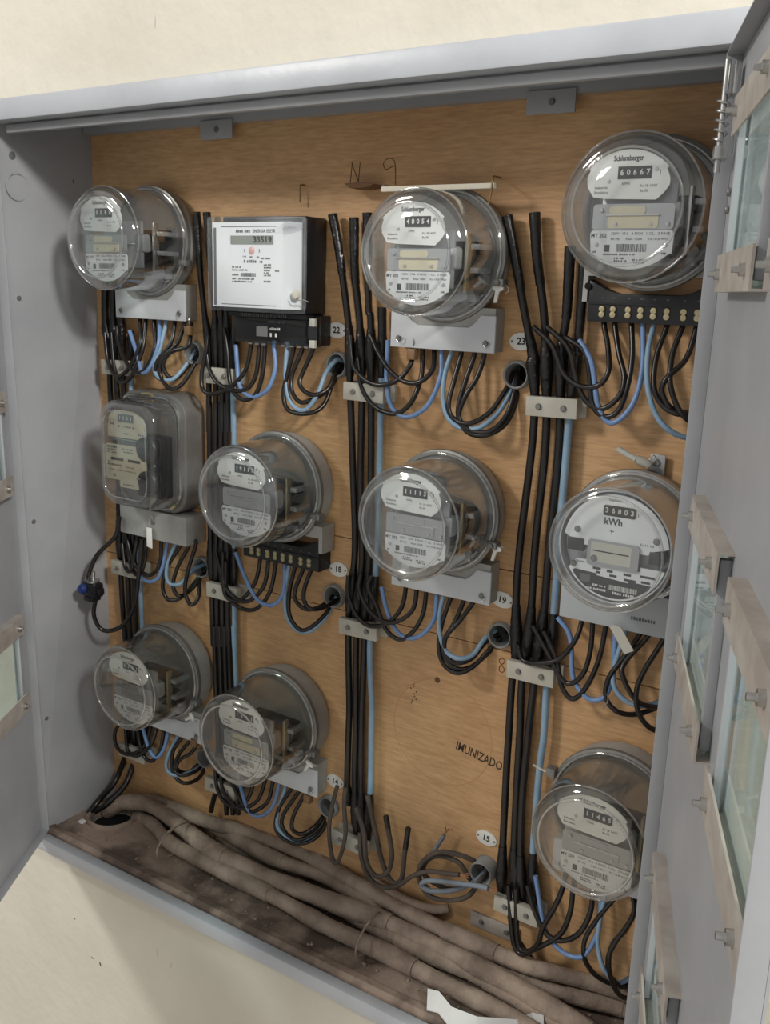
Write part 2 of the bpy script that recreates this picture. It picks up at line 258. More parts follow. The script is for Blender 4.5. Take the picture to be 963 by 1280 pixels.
METER_WIRES = [
  (1,'left','black',0.0037,[[-0.4287,-0.018,1.5062],[-0.4287,-0.018,1.4942],[-0.4131,-0.034,1.4574],[-0.4337,-0.042,1.4144],[-0.4682,-0.042,1.3964],[-0.4965,-0.036,1.4215],[-0.5094,-0.03,1.4713]]),
  (1,'left','black',0.0037,[[-0.415,-0.018,1.5068],[-0.415,-0.018,1.4948],[-0.4081,-0.034,1.4463],[-0.4289,-0.042,1.3994],[-0.4574,-0.042,1.3855],[-0.4799,-0.036,1.4109],[-0.4921,-0.03,1.4722]]),
  (1,'left','black',0.0037,[[-0.3934,-0.018,1.5078],[-0.3934,-0.018,1.4958],[-0.3784,-0.034,1.4481],[-0.4011,-0.042,1.4091],[-0.4337,-0.042,1.4144],[-0.4664,-0.036,1.4544],[-0.4773,-0.03,1.4845]]),
  (1,'left','blue',0.0037,[[-0.38,-0.018,1.5084],[-0.38,-0.018,1.4964],[-0.3674,-0.034,1.46],[-0.379,-0.042,1.422],[-0.4011,-0.042,1.4072],[-0.4199,-0.036,1.438],[-0.444,-0.03,1.4785]]),
  (1,'right','blue',0.0037,[[-0.3641,-0.018,1.5091],[-0.3641,-0.018,1.4971],[-0.3649,-0.0313,1.4563],[-0.3711,-0.042,1.4188],[-0.3585,-0.042,1.4009],[-0.336,-0.033,1.4002],[-0.3264,-0.0105,1.4241],[-0.3216,0.012,1.4499]]),
  (1,'right','black',0.0037,[[-0.3431,-0.018,1.5101],[-0.3431,-0.018,1.4981],[-0.3412,-0.0313,1.4614],[-0.3627,-0.042,1.4307],[-0.3688,-0.042,1.4076],[-0.3572,-0.033,1.3966],[-0.3426,-0.0105,1.404],[-0.3191,0.012,1.4462]]),
  (1,'right','black',0.0037,[[-0.3199,-0.018,1.5093],[-0.3199,-0.018,1.4973],[-0.3275,-0.0294,1.4621],[-0.3532,-0.0409,1.435],[-0.3557,-0.042,1.4049],[-0.3327,-0.042,1.3841],[-0.3165,-0.0266,1.3956],[-0.3061,-0.0073,1.4291],[-0.314,0.012,1.4447]]),
  (1,'right','black',0.0037,[[-0.3048,-0.018,1.5008],[-0.3048,-0.018,1.4888],[-0.3001,-0.0313,1.4601],[-0.3308,-0.042,1.4476],[-0.3498,-0.042,1.424],[-0.3412,-0.033,1.4016],[-0.3319,-0.0105,1.4124],[-0.3164,0.012,1.4502]]),
  (2,'left','black',0.0037,[[-0.1599,-0.03,1.4764],[-0.1599,-0.03,1.4644],[-0.1665,-0.0357,1.4279],[-0.1941,-0.0414,1.3981],[-0.2318,-0.042,1.3843],[-0.2559,-0.042,1.3895],[-0.2611,-0.0386,1.4177],[-0.2548,-0.0343,1.4536],[-0.255,-0.03,1.4783]]),
  (2,'left','black',0.0037,[[-0.1418,-0.03,1.4775],[-0.1418,-0.03,1.4655],[-0.1429,-0.0367,1.4227],[-0.1566,-0.042,1.3994],[-0.189,-0.042,1.3932],[-0.2238,-0.04,1.4027],[-0.2473,-0.035,1.4256],[-0.2587,-0.03,1.4603]]),
  (2,'left','black',0.0037,[[-0.1297,-0.03,1.4782],[-0.1297,-0.03,1.4662],[-0.1302,-0.0357,1.4236],[-0.1389,-0.0414,1.3922],[-0.1612,-0.042,1.3798],[-0.1843,-0.042,1.3883],[-0.1989,-0.0386,1.4116],[-0.207,-0.0343,1.4565],[-0.2176,-0.03,1.4942]]),
  (2,'left','blue',0.0037,[[-0.1107,-0.03,1.4793],[-0.1107,-0.03,1.4673],[-0.1036,-0.0357,1.4358],[-0.112,-0.0414,1.4047],[-0.1339,-0.042,1.3892],[-0.1566,-0.042,1.3879],[-0.177,-0.0386,1.4028],[-0.1861,-0.0343,1.4404],[-0.1921,-0.03,1.4677]]),
  (2,'right','blue',0.0037,[[-0.0845,-0.03,1.4792],[-0.0845,-0.03,1.4672],[-0.0832,-0.035,1.4304],[-0.0737,-0.04,1.3942],[-0.0547,-0.042,1.3757],[-0.0335,-0.042,1.3776],[-0.0155,-0.0386,1.4024],[-0.0121,-0.0217,1.4349],[-0.0041,-0.0049,1.4545],[-0.0036,0.012,1.4521]]),
  (2,'right','black',0.0037,[[-0.0716,-0.03,1.4766],[-0.0716,-0.03,1.4646],[-0.078,-0.035,1.4308],[-0.0824,-0.04,1.4003],[-0.0763,-0.042,1.3771],[-0.0589,-0.042,1.3685],[-0.0275,-0.0386,1.3712],[-0.0152,-0.0217,1.3843],[-0.0115,-0.0049,1.4172],[-0.0126,0.012,1.4448]]),
  (2,'right','black',0.0037,[[-0.0545,-0.03,1.4777],[-0.0545,-0.03,1.4657],[-0.0681,-0.0367,1.4283],[-0.0636,-0.042,1.402],[-0.0463,-0.042,1.3866],[-0.0279,-0.033,1.3926],[-0.0115,-0.0105,1.4108],[-0.0096,0.012,1.4416]]),
  (2,'right','black',0.0037,[[-0.0336,-0.03,1.4789],[-0.0336,-0.03,1.4669],[-0.0476,-0.0357,1.4331],[-0.0493,-0.0414,1.4166],[-0.0381,-0.042,1.4041],[-0.0171,-0.042,1.4009],[-0.0039,-0.0266,1.4109],[-0.0039,-0.0073,1.4347],[-0.0068,0.012,1.4469]]),
  (3,'left','black',0.0037,[[0.1408,-0.018,1.4857],[0.1408,-0.018,1.4737],[0.1483,-0.0294,1.4615],[0.1368,-0.0409,1.4382],[0.1063,-0.042,1.4259],[0.0778,-0.042,1.4304],[0.0522,-0.0386,1.4487],[0.0423,-0.0343,1.475],[0.0396,-0.03,1.495]]),
  (3,'left','black',0.0037,[[0.1602,-0.018,1.4852],[0.1602,-0.018,1.4732],[0.1665,-0.0294,1.4431],[0.1613,-0.0409,1.4105],[0.1434,-0.042,1.3906],[0.1198,-0.042,1.385],[0.089,-0.0386,1.3937],[0.0647,-0.0343,1.4186],[0.0522,-0.03,1.4618]]),
  (3,'left','black',0.0037,[[0.1799,-0.018,1.4897],[0.1799,-0.018,1.4777],[0.1861,-0.0313,1.4544],[0.1723,-0.042,1.4361],[0.1455,-0.042,1.434],[0.1161,-0.04,1.4499],[0.092,-0.035,1.4746],[0.0758,-0.03,1.4969]]),
  (3,'left','blue',0.0037,[[0.1924,-0.018,1.4889],[0.1924,-0.018,1.4769],[0.1986,-0.0294,1.4455],[0.1883,-0.0409,1.4063],[0.1631,-0.042,1.3859],[0.1397,-0.042,1.3836],[0.1191,-0.0386,1.3999],[0.1091,-0.0343,1.4323],[0.1069,-0.03,1.4919]]),
  (3,'right','blue',0.0037,[[0.2074,-0.018,1.4882],[0.2074,-0.018,1.4762],[0.2051,-0.028,1.4491],[0.2086,-0.038,1.4176],[0.2197,-0.042,1.3898],[0.2425,-0.042,1.3758],[0.2695,-0.0386,1.3783],[0.2883,-0.0217,1.3978],[0.2977,-0.0049,1.426],[0.2986,0.012,1.4505]]),
  (3,'right','black',0.0037,[[0.224,-0.018,1.4877],[0.224,-0.018,1.4757],[0.2211,-0.0294,1.4407],[0.2201,-0.0409,1.4059],[0.2309,-0.042,1.3876],[0.2566,-0.042,1.3837],[0.2799,-0.0266,1.4006],[0.2931,-0.0073,1.4322],[0.2947,0.012,1.455]]),
  (3,'right','black',0.0037,[[0.2457,-0.018,1.489],[0.2457,-0.018,1.477],[0.2402,-0.028,1.4453],[0.235,-0.038,1.4071],[0.2402,-0.042,1.3853],[0.2574,-0.042,1.3693],[0.2843,-0.0386,1.3702],[0.3031,-0.0217,1.3864],[0.3088,-0.0049,1.4174],[0.302,0.012,1.4524]]),
  (3,'right','black',0.0037,[[0.2609,-0.018,1.4868],[0.2609,-0.018,1.4748],[0.2564,-0.028,1.4465],[0.2451,-0.038,1.4208],[0.2387,-0.042,1.3916],[0.2572,-0.042,1.3741],[0.2875,-0.0386,1.3754],[0.304,-0.0217,1.3993],[0.3064,-0.0049,1.4363],[0.2992,0.012,1.457]]),
  (4,'left','black',0.0037,[[0.4315,-0.011,1.5403],[0.4315,-0.011,1.5283],[0.4448,-0.0258,1.4999],[0.4528,-0.0405,1.47],[0.4404,-0.042,1.4518],[0.4148,-0.042,1.4498],[0.3895,-0.0386,1.4653],[0.3697,-0.0343,1.4993],[0.3389,-0.03,1.5225]]),
  (4,'left','black',0.0037,[[0.4461,-0.011,1.541],[0.4461,-0.011,1.529],[0.4592,-0.0239,1.4938],[0.4735,-0.0368,1.4645],[0.4703,-0.042,1.4404],[0.4503,-0.042,1.423],[0.4273,-0.0413,1.4296],[0.4087,-0.0375,1.4561],[0.3926,-0.0337,1.4971],[0.3583,-0.03,1.5234]]),
  (4,'left','black',0.0037,[[0.4683,-0.011,1.542],[0.4683,-0.011,1.53],[0.4769,-0.0239,1.4949],[0.4794,-0.0368,1.4581],[0.4719,-0.042,1.4232],[0.4548,-0.042,1.4128],[0.435,-0.0413,1.4268],[0.4266,-0.0375,1.4645],[0.4152,-0.0337,1.4949],[0.3862,-0.03,1.5107]]),
  (4,'left','blue',0.0037,[[0.4834,-0.011,1.5427],[0.4834,-0.011,1.5307],[0.4918,-0.0239,1.4788],[0.4901,-0.0368,1.4383],[0.4764,-0.042,1.4132],[0.459,-0.042,1.4062],[0.443,-0.0413,1.4275],[0.4301,-0.0375,1.4752],[0.4182,-0.0337,1.4951],[0.4059,-0.03,1.5082]]),
  (4,'right','blue',0.0037,[[0.4973,-0.011,1.5433],[0.4973,-0.011,1.5313],[0.4978,-0.0258,1.503],[0.5045,-0.0405,1.4637],[0.5171,-0.042,1.4275],[0.5364,-0.042,1.4055],[0.5602,-0.0266,1.3945],[0.5777,-0.0073,1.4028],[0.6058,0.012,1.4506]]),
  (4,'right','black',0.0037,[[0.514,-0.011,1.5424],[0.514,-0.011,1.5304],[0.5091,-0.0258,1.4936],[0.5137,-0.0405,1.4576],[0.5266,-0.042,1.4352],[0.5479,-0.042,1.4253],[0.5666,-0.0266,1.4291],[0.5799,-0.0073,1.4439],[0.6088,0.012,1.4458]]),
  (4,'right','black',0.0037,[[0.5339,-0.011,1.5434],[0.5339,-0.011,1.5314],[0.5291,-0.0258,1.4982],[0.5333,-0.0405,1.4659],[0.543,-0.042,1.44],[0.5547,-0.042,1.4243],[0.5684,-0.0266,1.4124],[0.5858,-0.0073,1.4207],[0.6107,0.012,1.451]]),
  (4,'right','black',0.0037,[[0.5515,-0.011,1.5442],[0.5515,-0.011,1.5322],[0.5464,-0.0258,1.4927],[0.5296,-0.0405,1.4689],[0.525,-0.042,1.4519],[0.5371,-0.042,1.4328],[0.5535,-0.0266,1.4262],[0.5715,-0.0073,1.4295],[0.6136,0.012,1.4462]]),
  (5,'left','black',0.0037,[[-0.4404,-0.03,1.1069],[-0.4404,-0.03,1.0949],[-0.439,-0.04,1.0622],[-0.4462,-0.042,1.0319],[-0.4673,-0.0375,1.0328],[-0.4818,-0.03,1.076]]),
  (5,'left','black',0.0037,[[-0.4164,-0.03,1.1081],[-0.4164,-0.03,1.0961],[-0.4114,-0.04,1.0556],[-0.4263,-0.042,1.0269],[-0.4509,-0.0375,1.0359],[-0.469,-0.03,1.0871]]),
  (5,'left','black',0.0037,[[-0.3775,-0.03,1.1061],[-0.3775,-0.03,1.0941],[-0.3744,-0.038,1.0562],[-0.3944,-0.042,1.033],[-0.4219,-0.042,1.0365],[-0.4515,-0.036,1.0591],[-0.4702,-0.03,1.0957]]),
  (5,'left','blue',0.0037,[[-0.362,-0.03,1.1088],[-0.362,-0.03,1.0968],[-0.3668,-0.038,1.0518],[-0.379,-0.042,1.0273],[-0.4067,-0.042,1.0189],[-0.4284,-0.036,1.0339],[-0.4425,-0.03,1.0829]]),
  (5,'right','blue',0.0037,[[-0.3415,-0.03,1.1096],[-0.3415,-0.03,1.0976],[-0.3552,-0.038,1.054],[-0.3481,-0.042,1.0276],[-0.3178,-0.042,1.0307],[-0.3137,-0.015,1.0507],[-0.3093,0.012,1.0567]]),
  (5,'right','black',0.0037,[[-0.3278,-0.03,1.1119],[-0.3278,-0.03,1.0999],[-0.3566,-0.0367,1.0535],[-0.3637,-0.042,1.0187],[-0.3529,-0.042,0.9948],[-0.3313,-0.033,0.9969],[-0.3187,-0.0105,1.0197],[-0.311,0.012,1.0477]]),
  (5,'right','black',0.0037,[[-0.307,-0.03,1.1139],[-0.307,-0.03,1.1019],[-0.3285,-0.038,1.0591],[-0.3368,-0.042,1.0241],[-0.3221,-0.042,1.0069],[-0.3144,-0.015,1.0159],[-0.3057,0.012,1.0487]]),
  (5,'right','black',0.0037,[[-0.2907,-0.03,1.1156],[-0.2907,-0.03,1.1036],[-0.3037,-0.0367,1.0578],[-0.3069,-0.042,1.0187],[-0.2925,-0.042,0.9959],[-0.2824,-0.033,1.0099],[-0.2996,-0.0105,1.0351],[-0.3058,0.012,1.0429]]),
  (6,'left','black',0.0037,[[-0.1487,-0.018,1.1192],[-0.1487,-0.018,1.1072],[-0.1472,-0.034,1.0653],[-0.1744,-0.042,1.0292],[-0.2056,-0.042,1.0282],[-0.2212,-0.036,1.0567],[-0.2403,-0.03,1.1015]]),
  (6,'left','black',0.0037,[[-0.1306,-0.018,1.1198],[-0.1306,-0.018,1.1078],[-0.1272,-0.034,1.0639],[-0.1539,-0.042,1.0324],[-0.1881,-0.042,1.0318],[-0.2178,-0.036,1.0519],[-0.2247,-0.03,1.1043]]),
  (6,'left','black',0.0037,[[-0.1141,-0.018,1.1201],[-0.1141,-0.018,1.1081],[-0.1139,-0.034,1.0558],[-0.1404,-0.042,1.02],[-0.1813,-0.042,1.0167],[-0.2109,-0.036,1.0366],[-0.2179,-0.03,1.089]]),
  (6,'left','blue',0.0037,[[-0.0946,-0.018,1.12],[-0.0946,-0.018,1.108],[-0.0846,-0.034,1.0618],[-0.1007,-0.042,1.0366],[-0.1337,-0.042,1.0377],[-0.1658,-0.036,1.0676],[-0.1948,-0.03,1.1096]]),
  (6,'right','blue',0.0037,[[-0.0849,-0.018,1.1202],[-0.0849,-0.018,1.1082],[-0.0835,-0.0313,1.0613],[-0.0714,-0.042,1.0242],[-0.0488,-0.042,1.0025],[-0.0242,-0.033,1.0055],[-0.0102,-0.0105,1.0287],[-0.0072,0.012,1.0551]]),
  (6,'right','black',0.0037,[[-0.072,-0.018,1.12],[-0.072,-0.018,1.108],[-0.0739,-0.0313,1.0633],[-0.065,-0.042,1.0255],[-0.0425,-0.042,1.005],[-0.0243,-0.033,1.0118],[-0.0103,-0.0105,1.0339],[-0.0115,0.012,1.0531]]),
  (6,'right','black',0.0037,[[-0.053,-0.018,1.1209],[-0.053,-0.018,1.1089],[-0.0591,-0.034,1.0723],[-0.0526,-0.042,1.0546],[-0.0305,-0.042,1.0436],[-0.0196,-0.015,1.0438],[-0.0134,0.012,1.0564]]),
  (6,'right','black',0.0037,[[-0.0361,-0.018,1.1241],[-0.0361,-0.018,1.1121],[-0.0402,-0.034,1.0761],[-0.0338,-0.042,1.056],[-0.0181,-0.042,1.0463],[-0.0073,-0.015,1.0464],[-0.0052,0.012,1.0528]]),
  (7,'left','black',0.0037,[[0.1485,-0.02,1.1288],[0.1485,-0.02,1.1168],[0.1492,-0.0322,1.0833],[0.1315,-0.042,1.0563],[0.0981,-0.042,1.0431],[0.0704,-0.04,1.0535],[0.0485,-0.035,1.0855],[0.0451,-0.03,1.1139]]),
  (7,'left','black',0.0037,[[0.1681,-0.02,1.1291],[0.1681,-0.02,1.1171],[0.1696,-0.0322,1.084],[0.1479,-0.042,1.0618],[0.1189,-0.042,1.0572],[0.0916,-0.04,1.0694],[0.0701,-0.035,1.0975],[0.0694,-0.03,1.1223]]),
  (7,'left','black',0.0037,[[0.1851,-0.02,1.1288],[0.1851,-0.02,1.1168],[0.1869,-0.0305,1.08],[0.1763,-0.041,1.0513],[0.1532,-0.042,1.0333],[0.1277,-0.042,1.0442],[0.1075,-0.0386,1.0762],[0.0866,-0.0343,1.1044],[0.0896,-0.03,1.1225]]),
  (7,'left','blue',0.0037,[[0.2039,-0.02,1.1272],[0.2039,-0.02,1.1152],[0.208,-0.0322,1.0778],[0.1969,-0.042,1.0545],[0.1734,-0.042,1.0399],[0.1473,-0.04,1.0444],[0.1243,-0.035,1.0713],[0.1092,-0.03,1.1078]]),
  (7,'right','blue',0.0037,[[0.2157,-0.02,1.1278],[0.2157,-0.02,1.1158],[0.2158,-0.0305,1.0826],[0.2238,-0.041,1.0586],[0.2374,-0.042,1.0331],[0.2609,-0.042,1.028],[0.2753,-0.0266,1.0338],[0.2831,-0.0073,1.0549],[0.2919,0.012,1.0638]]),
  (7,'right','black',0.0037,[[0.2294,-0.02,1.1271],[0.2294,-0.02,1.1151],[0.2211,-0.0305,1.0729],[0.223,-0.041,1.0366],[0.2347,-0.042,1.0106],[0.2584,-0.042,1.0039],[0.2764,-0.0266,1.0142],[0.2917,-0.0073,1.0388],[0.3019,0.012,1.0552]]),
  (7,'right','black',0.0037,[[0.2518,-0.02,1.1274],[0.2518,-0.02,1.1154],[0.2439,-0.0305,1.0816],[0.2338,-0.041,1.0537],[0.2357,-0.042,1.0291],[0.2537,-0.042,1.019],[0.2719,-0.0266,1.0257],[0.2835,-0.0073,1.0478],[0.2959,0.012,1.0593]]),
  (7,'right','black',0.0037,[[0.2688,-0.02,1.1281],[0.2688,-0.02,1.1161],[0.2515,-0.0305,1.0833],[0.2355,-0.041,1.0577],[0.2316,-0.042,1.0317],[0.2502,-0.042,1.0116],[0.269,-0.0266,1.0097],[0.2848,-0.0073,1.0263],[0.3003,0.012,1.0512]]),
  (8,'left','black',0.0037,[[0.4404,-0.025,1.1381],[0.4404,-0.025,1.1261],[0.437,-0.0363,1.098],[0.4171,-0.042,1.0661],[0.3886,-0.042,1.0527],[0.3603,-0.036,1.0479],[0.3474,-0.03,1.0665]]),
  (8,'left','black',0.0037,[[0.4554,-0.025,1.1374],[0.4554,-0.025,1.1254],[0.4592,-0.0344,1.0904],[0.455,-0.042,1.0549],[0.4363,-0.042,1.0334],[0.4182,-0.04,1.0406],[0.3972,-0.035,1.0673],[0.3689,-0.03,1.1013]]),
  (8,'left','black',0.0037,[[0.4748,-0.025,1.1356],[0.4748,-0.025,1.1236],[0.4723,-0.0344,1.0772],[0.4606,-0.042,1.0357],[0.4422,-0.042,1.0119],[0.4237,-0.04,1.0251],[0.4103,-0.035,1.0621],[0.3864,-0.03,1.0968]]),
  (8,'left','blue',0.0037,[[0.489,-0.025,1.1308],[0.489,-0.025,1.1188],[0.4931,-0.0331,1.0616],[0.4889,-0.0412,1.0305],[0.4742,-0.042,1.0186],[0.4577,-0.042,1.0224],[0.4381,-0.0386,1.0452],[0.4278,-0.0343,1.0993],[0.4056,-0.03,1.1219]]),
  (8,'right','blue',0.0037,[[0.5026,-0.025,1.1319],[0.5026,-0.025,1.1199],[0.4947,-0.0344,1.0706],[0.4996,-0.042,1.046],[0.5166,-0.042,1.0302],[0.5373,-0.033,1.0244],[0.5603,-0.0105,1.0306],[0.6056,0.012,1.0581]]),
  (8,'right','black',0.0037,[[0.5218,-0.025,1.1323],[0.5218,-0.025,1.1203],[0.5047,-0.0331,1.0848],[0.4906,-0.0412,1.0556],[0.4895,-0.042,1.0269],[0.5067,-0.042,1.0111],[0.5291,-0.0266,1.0074],[0.5565,-0.0073,1.0201],[0.6088,0.012,1.0531]]),
  (8,'right','black',0.0037,[[0.5331,-0.025,1.133],[0.5331,-0.025,1.121],[0.5092,-0.0344,1.0823],[0.5096,-0.042,1.0648],[0.5276,-0.042,1.0372],[0.5448,-0.033,1.0265],[0.5609,-0.0105,1.0246],[0.6107,0.012,1.0594]]),
  (8,'right','black',0.0037,[[0.5539,-0.025,1.1319],[0.5539,-0.025,1.1199],[0.5366,-0.0344,1.0772],[0.5305,-0.042,1.0461],[0.5373,-0.042,1.0156],[0.5555,-0.033,0.9949],[0.5713,-0.0105,0.9968],[0.6139,0.012,1.0545]]),
  (9,'left','black',0.0037,[[-0.4293,-0.02,0.7196],[-0.4293,-0.02,0.7076],[-0.432,-0.0347,0.6708],[-0.4675,-0.042,0.6434],[-0.5019,-0.042,0.646],[-0.5161,-0.036,0.6722],[-0.4993,-0.03,0.7075]]),
  (9,'left','black',0.0037,[[-0.4127,-0.02,0.7213],[-0.4127,-0.02,0.7093],[-0.4112,-0.0383,0.6787],[-0.4418,-0.042,0.6501],[-0.4766,-0.0375,0.6453],[-0.4914,-0.03,0.6902]]),
  (9,'left','black',0.0037,[[-0.392,-0.02,0.7241],[-0.392,-0.02,0.7121],[-0.3867,-0.0383,0.6734],[-0.4085,-0.042,0.6476],[-0.4379,-0.0375,0.6572],[-0.4567,-0.03,0.7036]]),
  (9,'left','blue',0.0037,[[-0.3798,-0.02,0.7245],[-0.3798,-0.02,0.7125],[-0.3742,-0.0383,0.6836],[-0.3916,-0.042,0.6606],[-0.4165,-0.0375,0.6703],[-0.4422,-0.03,0.7078]]),
  (9,'right','blue',0.0037,[[-0.3516,-0.02,0.7265],[-0.3516,-0.02,0.7145],[-0.3662,-0.0347,0.6718],[-0.3637,-0.042,0.6439],[-0.3358,-0.042,0.6402],[-0.3145,-0.015,0.6478],[-0.3084,0.012,0.6571]]),
  (9,'right','black',0.0037,[[-0.3397,-0.02,0.7269],[-0.3397,-0.02,0.7149],[-0.3539,-0.0347,0.682],[-0.3476,-0.042,0.6427],[-0.3202,-0.042,0.6294],[-0.3069,-0.015,0.6311],[-0.3068,0.012,0.6544]]),
  (9,'right','black',0.0037,[[-0.316,-0.02,0.7296],[-0.316,-0.02,0.7176],[-0.338,-0.0347,0.6806],[-0.3434,-0.042,0.6504],[-0.3198,-0.042,0.6453],[-0.3066,-0.015,0.6503],[-0.3123,0.012,0.6591]]),
  (9,'right','black',0.0037,[[-0.3004,-0.02,0.7324],[-0.3004,-0.02,0.7204],[-0.3023,-0.0347,0.6979],[-0.3309,-0.042,0.6733],[-0.3354,-0.042,0.6529],[-0.3305,-0.015,0.6375],[-0.3162,0.012,0.6611]]),
  (10,'left','black',0.0037,[[-0.1594,-0.02,0.6966],[-0.1594,-0.02,0.6846],[-0.1648,-0.0347,0.644],[-0.1912,-0.042,0.6231],[-0.2206,-0.042,0.6284],[-0.2408,-0.036,0.6498],[-0.2482,-0.03,0.6818]]),
  (10,'left','black',0.0037,[[-0.1345,-0.02,0.7017],[-0.1345,-0.02,0.6897],[-0.1398,-0.0347,0.6525],[-0.1693,-0.042,0.6276],[-0.1984,-0.042,0.6298],[-0.2259,-0.036,0.6486],[-0.2345,-0.03,0.6923]]),
  (10,'left','black',0.0037,[[-0.117,-0.02,0.7045],[-0.117,-0.02,0.6925],[-0.1157,-0.0383,0.6565],[-0.155,-0.042,0.6253],[-0.1804,-0.0375,0.64],[-0.2162,-0.03,0.6737]]),
  (10,'left','blue',0.0037,[[-0.1018,-0.02,0.7065],[-0.1018,-0.02,0.6945],[-0.1048,-0.0347,0.6525],[-0.1266,-0.042,0.6274],[-0.155,-0.042,0.6265],[-0.178,-0.036,0.6584],[-0.1955,-0.03,0.6865]]),
  (10,'right','blue',0.0037,[[-0.086,-0.02,0.7087],[-0.086,-0.02,0.6967],[-0.0943,-0.0347,0.6382],[-0.0848,-0.042,0.6153],[-0.0507,-0.042,0.6068],[-0.0311,-0.015,0.6031],[-0.0154,0.012,0.6492]]),
  (10,'right','black',0.0037,[[-0.069,-0.02,0.7114],[-0.069,-0.02,0.6994],[-0.0929,-0.0322,0.6495],[-0.0917,-0.042,0.6128],[-0.0642,-0.042,0.5989],[-0.0308,-0.033,0.6036],[-0.0148,-0.0105,0.6188],[-0.012,0.012,0.6491]]),
  (10,'right','black',0.0037,[[-0.0522,-0.02,0.7111],[-0.0522,-0.02,0.6991],[-0.0806,-0.0347,0.643],[-0.0746,-0.042,0.619],[-0.044,-0.042,0.6093],[-0.0182,-0.015,0.6258],[-0.0148,0.012,0.6541]]),
  (10,'right','black',0.0037,[[-0.0389,-0.02,0.7126],[-0.0389,-0.02,0.7006],[-0.057,-0.0347,0.6514],[-0.0543,-0.042,0.6264],[-0.0309,-0.042,0.626],[-0.0184,-0.015,0.6376],[-0.0188,0.012,0.6551]]),
  (11,'left','black',0.0042,[[0.4476,-0.022,0.7479],[0.4476,-0.022,0.7359],[0.4468,-0.0315,0.7053],[0.4409,-0.041,0.6777],[0.4251,-0.042,0.6353],[0.4178,-0.042,0.6005],[0.3932,-0.0386,0.5711],[0.3747,-0.0343,0.5871],[0.3591,-0.03,0.6742]]),
  (11,'left','black',0.0042,[[0.463,-0.022,0.7463],[0.463,-0.022,0.7343],[0.4629,-0.0315,0.7119],[0.4648,-0.041,0.6776],[0.4541,-0.042,0.6375],[0.4274,-0.042,0.6048],[0.3978,-0.0386,0.5786],[0.3822,-0.0343,0.5904],[0.3719,-0.03,0.6741]]),
  (11,'left','black',0.0042,[[0.4863,-0.022,0.748],[0.4863,-0.022,0.736],[0.4935,-0.0331,0.69],[0.4816,-0.042,0.6496],[0.4551,-0.042,0.625],[0.4299,-0.04,0.6256],[0.4058,-0.035,0.6542],[0.3902,-0.03,0.6867]]),
  (11,'left','blue',0.0037,[[0.5014,-0.022,0.749],[0.5014,-0.022,0.737],[0.5072,-0.0331,0.6655],[0.4936,-0.042,0.619],[0.471,-0.042,0.6061],[0.4456,-0.04,0.6117],[0.4249,-0.035,0.6308],[0.4022,-0.03,0.7071]]),
  (11,'right','blue',0.0037,[[0.5111,-0.022,0.7429],[0.5111,-0.022,0.7309],[0.5078,-0.0353,0.6671],[0.5133,-0.042,0.6331],[0.5273,-0.042,0.6038],[0.5475,-0.015,0.5796],[0.6053,0.012,0.6594]]),
  (11,'right','black',0.0037,[[0.5334,-0.022,0.747],[0.5334,-0.022,0.735],[0.5077,-0.0331,0.6859],[0.4915,-0.042,0.6438],[0.4944,-0.042,0.6091],[0.5167,-0.033,0.5824],[0.5463,-0.0105,0.5759],[0.6087,0.012,0.6543]]),
  (11,'right','black',0.0037,[[0.5467,-0.022,0.7475],[0.5467,-0.022,0.7355],[0.5554,-0.0331,0.7062],[0.536,-0.042,0.6585],[0.5278,-0.042,0.6245],[0.5344,-0.033,0.5908],[0.5556,-0.0105,0.5752],[0.6108,0.012,0.6619]]),
  (11,'right','black',0.0037,[[0.5599,-0.022,0.7479],[0.5599,-0.022,0.7359],[0.5486,-0.0331,0.6835],[0.5321,-0.042,0.6518],[0.5313,-0.042,0.6108],[0.5454,-0.033,0.5702],[0.5657,-0.0105,0.5644],[0.6143,0.012,0.6567]]),
]
